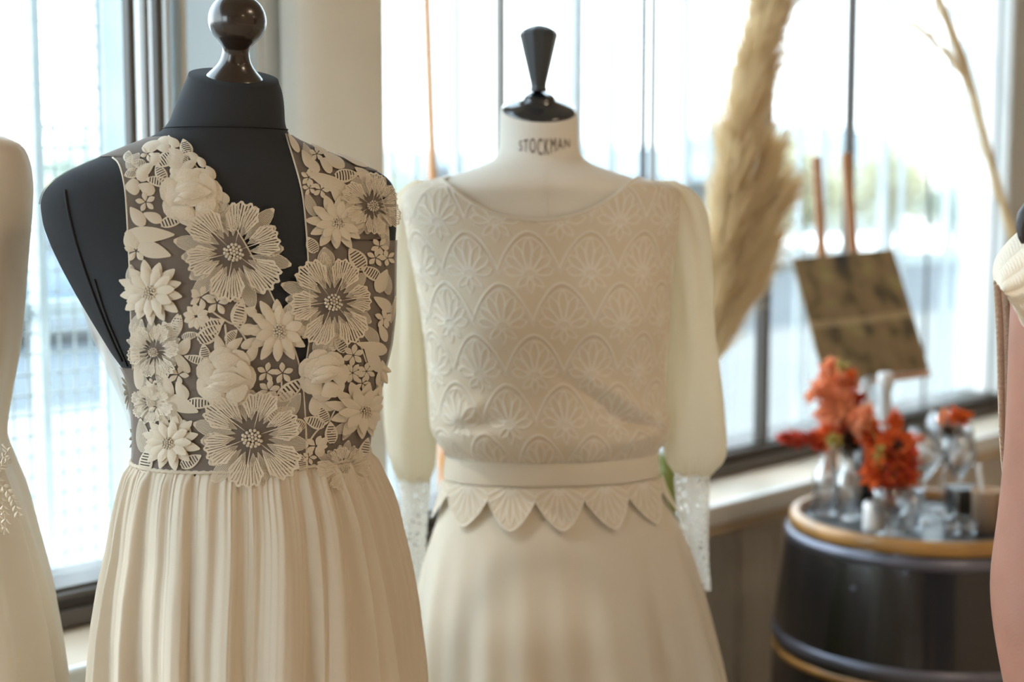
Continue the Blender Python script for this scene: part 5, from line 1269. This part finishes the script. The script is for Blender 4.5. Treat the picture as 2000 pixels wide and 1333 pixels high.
# flap behind the arm: from the shoulder corner down to a point
fl_l = smoothline([(1939, 525), (1940, 560), (1945, 640), (1948, 740), (1950, 840), (1955, 910), (1962, 968)], 60, 2)
fl_r = smoothline([(2060, 480), (2075, 560), (2075, 640), (2070, 740), (2060, 840), (2040, 910), (2010, 985)], 60, 2)
def flap(u, v):
    i = v * 59; a_ = np.array([np.interp(i, range(60), fl_l[:, k]) for k in (0, 1)]); c_ = np.array([np.interp(i, range(60), fl_r[:, k]) for k in (0, 1)])
    q = a_ * (1 - u) + c_ * u; return at(q[0], q[1], YA + .045 + .012 * math.sin(u * 5)), (0, -1, 0)
ribbed('knit_flap', flap, 150, 220, 9, .0022)
# shoulder cap: curls over the top of the arm
cap_o = smoothline([(2150, 330), (2080, 380), (2010, 434), (1970, 468), (1945, 500), (1937, 528), (1940, 548)], 60, 2)
cap_i = smoothline([(2210, 520), (2160, 560), (2110, 600), (2060, 640), (2020, 650), (1996, 640), (1982, 600)], 60, 2)
def cap(u, v):
    i = v * 59; a_ = np.array([np.interp(i, range(60), cap_o[:, k]) for k in (0, 1)]); c_ = np.array([np.interp(i, range(60), cap_i[:, k]) for k in (0, 1)])
    w = u; q = a_ * (1 - w) + c_ * w
    return at(q[0], q[1], YA - .035 - .045 * math.sin(PI * min(1, w * .9 + .08)) + .075 * (1 - w) ** 3), (-.2, -1, .4 * (1 - w))
def cap_r(u, v): return cap(u, v)
ribbed('knit_shoulder_cap', cap_r, 110, 160, 6, .0045)
ft = Form([(345, 2310, 2470, .6), (368, 2230, 2550, .6), (400, 2170, 2610, .6), (440, 2135, 2645, .6), (500, 2125, 2655, .62), (640, 2130, 2650, .68), (800, 2140, 2640, .68), (960, 2165, 2615, .64), (1150, 2150, 2630, .66), (1250, 2145, 2635, .68)], YA + .02, sig=.008)
link('knit_vest', ft.mesh('knit_vest', 400, 120, off=lambda T, Z: .006 + .003 * np.abs(np.sin(T * 45)), cap=False), M['knit'], pr)
# trousers
b = MB()
for sx in (-1, 1): b.tube([(PXc + sx * .085, YA + .02, .92), (PXc + sx * .10, YA + .02, .66), (PXc + sx * .10, YA + .02, .45), (PXc + sx * .10, YA + .035, .10)], [.10, .085, .072, .062], 28)
_t = b.build("trousers", M["jeans"], pr, smooth=True)
MB().lathe([(.10, .74), (.15, .80), (.150, .92), (.140, 1.02)], (PXc, YA + .02, 0), 40).build('waistband', M['jeans'], pr, smooth=True)
# hair: cap with long locks, one lock reaching the shoulder
b = MB()
for k in range(260):
    w = RNG.uniform(0, 2 * PI); ph = RNG.uniform(0, 1.2); d = np.array([math.sin(ph) * math.cos(w), math.sin(ph) * math.sin(w), math.cos(ph)])
    if d[1] < -.55: continue
    s0 = hc + np.array([0, .01, .03]) + d * np.array([.088, .105, .10]); s1 = s0 + np.array([d[0] * .04, d[1] * .03 + .01, -.10]); s2 = s1 + np.array([d[0] * .04, .01, -.14])
    b.tube([s0, s1, s2, s2 + np.array([0, 0, -.05])], [.008, .009, .008, .003], 5)
hk = [at(2200, 250, YA - .02), at(2100, 330, YA - .03), at(2020, 400, YA - .035), at(1996, 440, YA - .035), at(1998, 475, YA - .045)]
b.tube(smoothline(hk, 24), [.010] * 20 + [.008, .006, .005, .002], 8)
b.build('hair', M['hair'], pr, smooth=True)
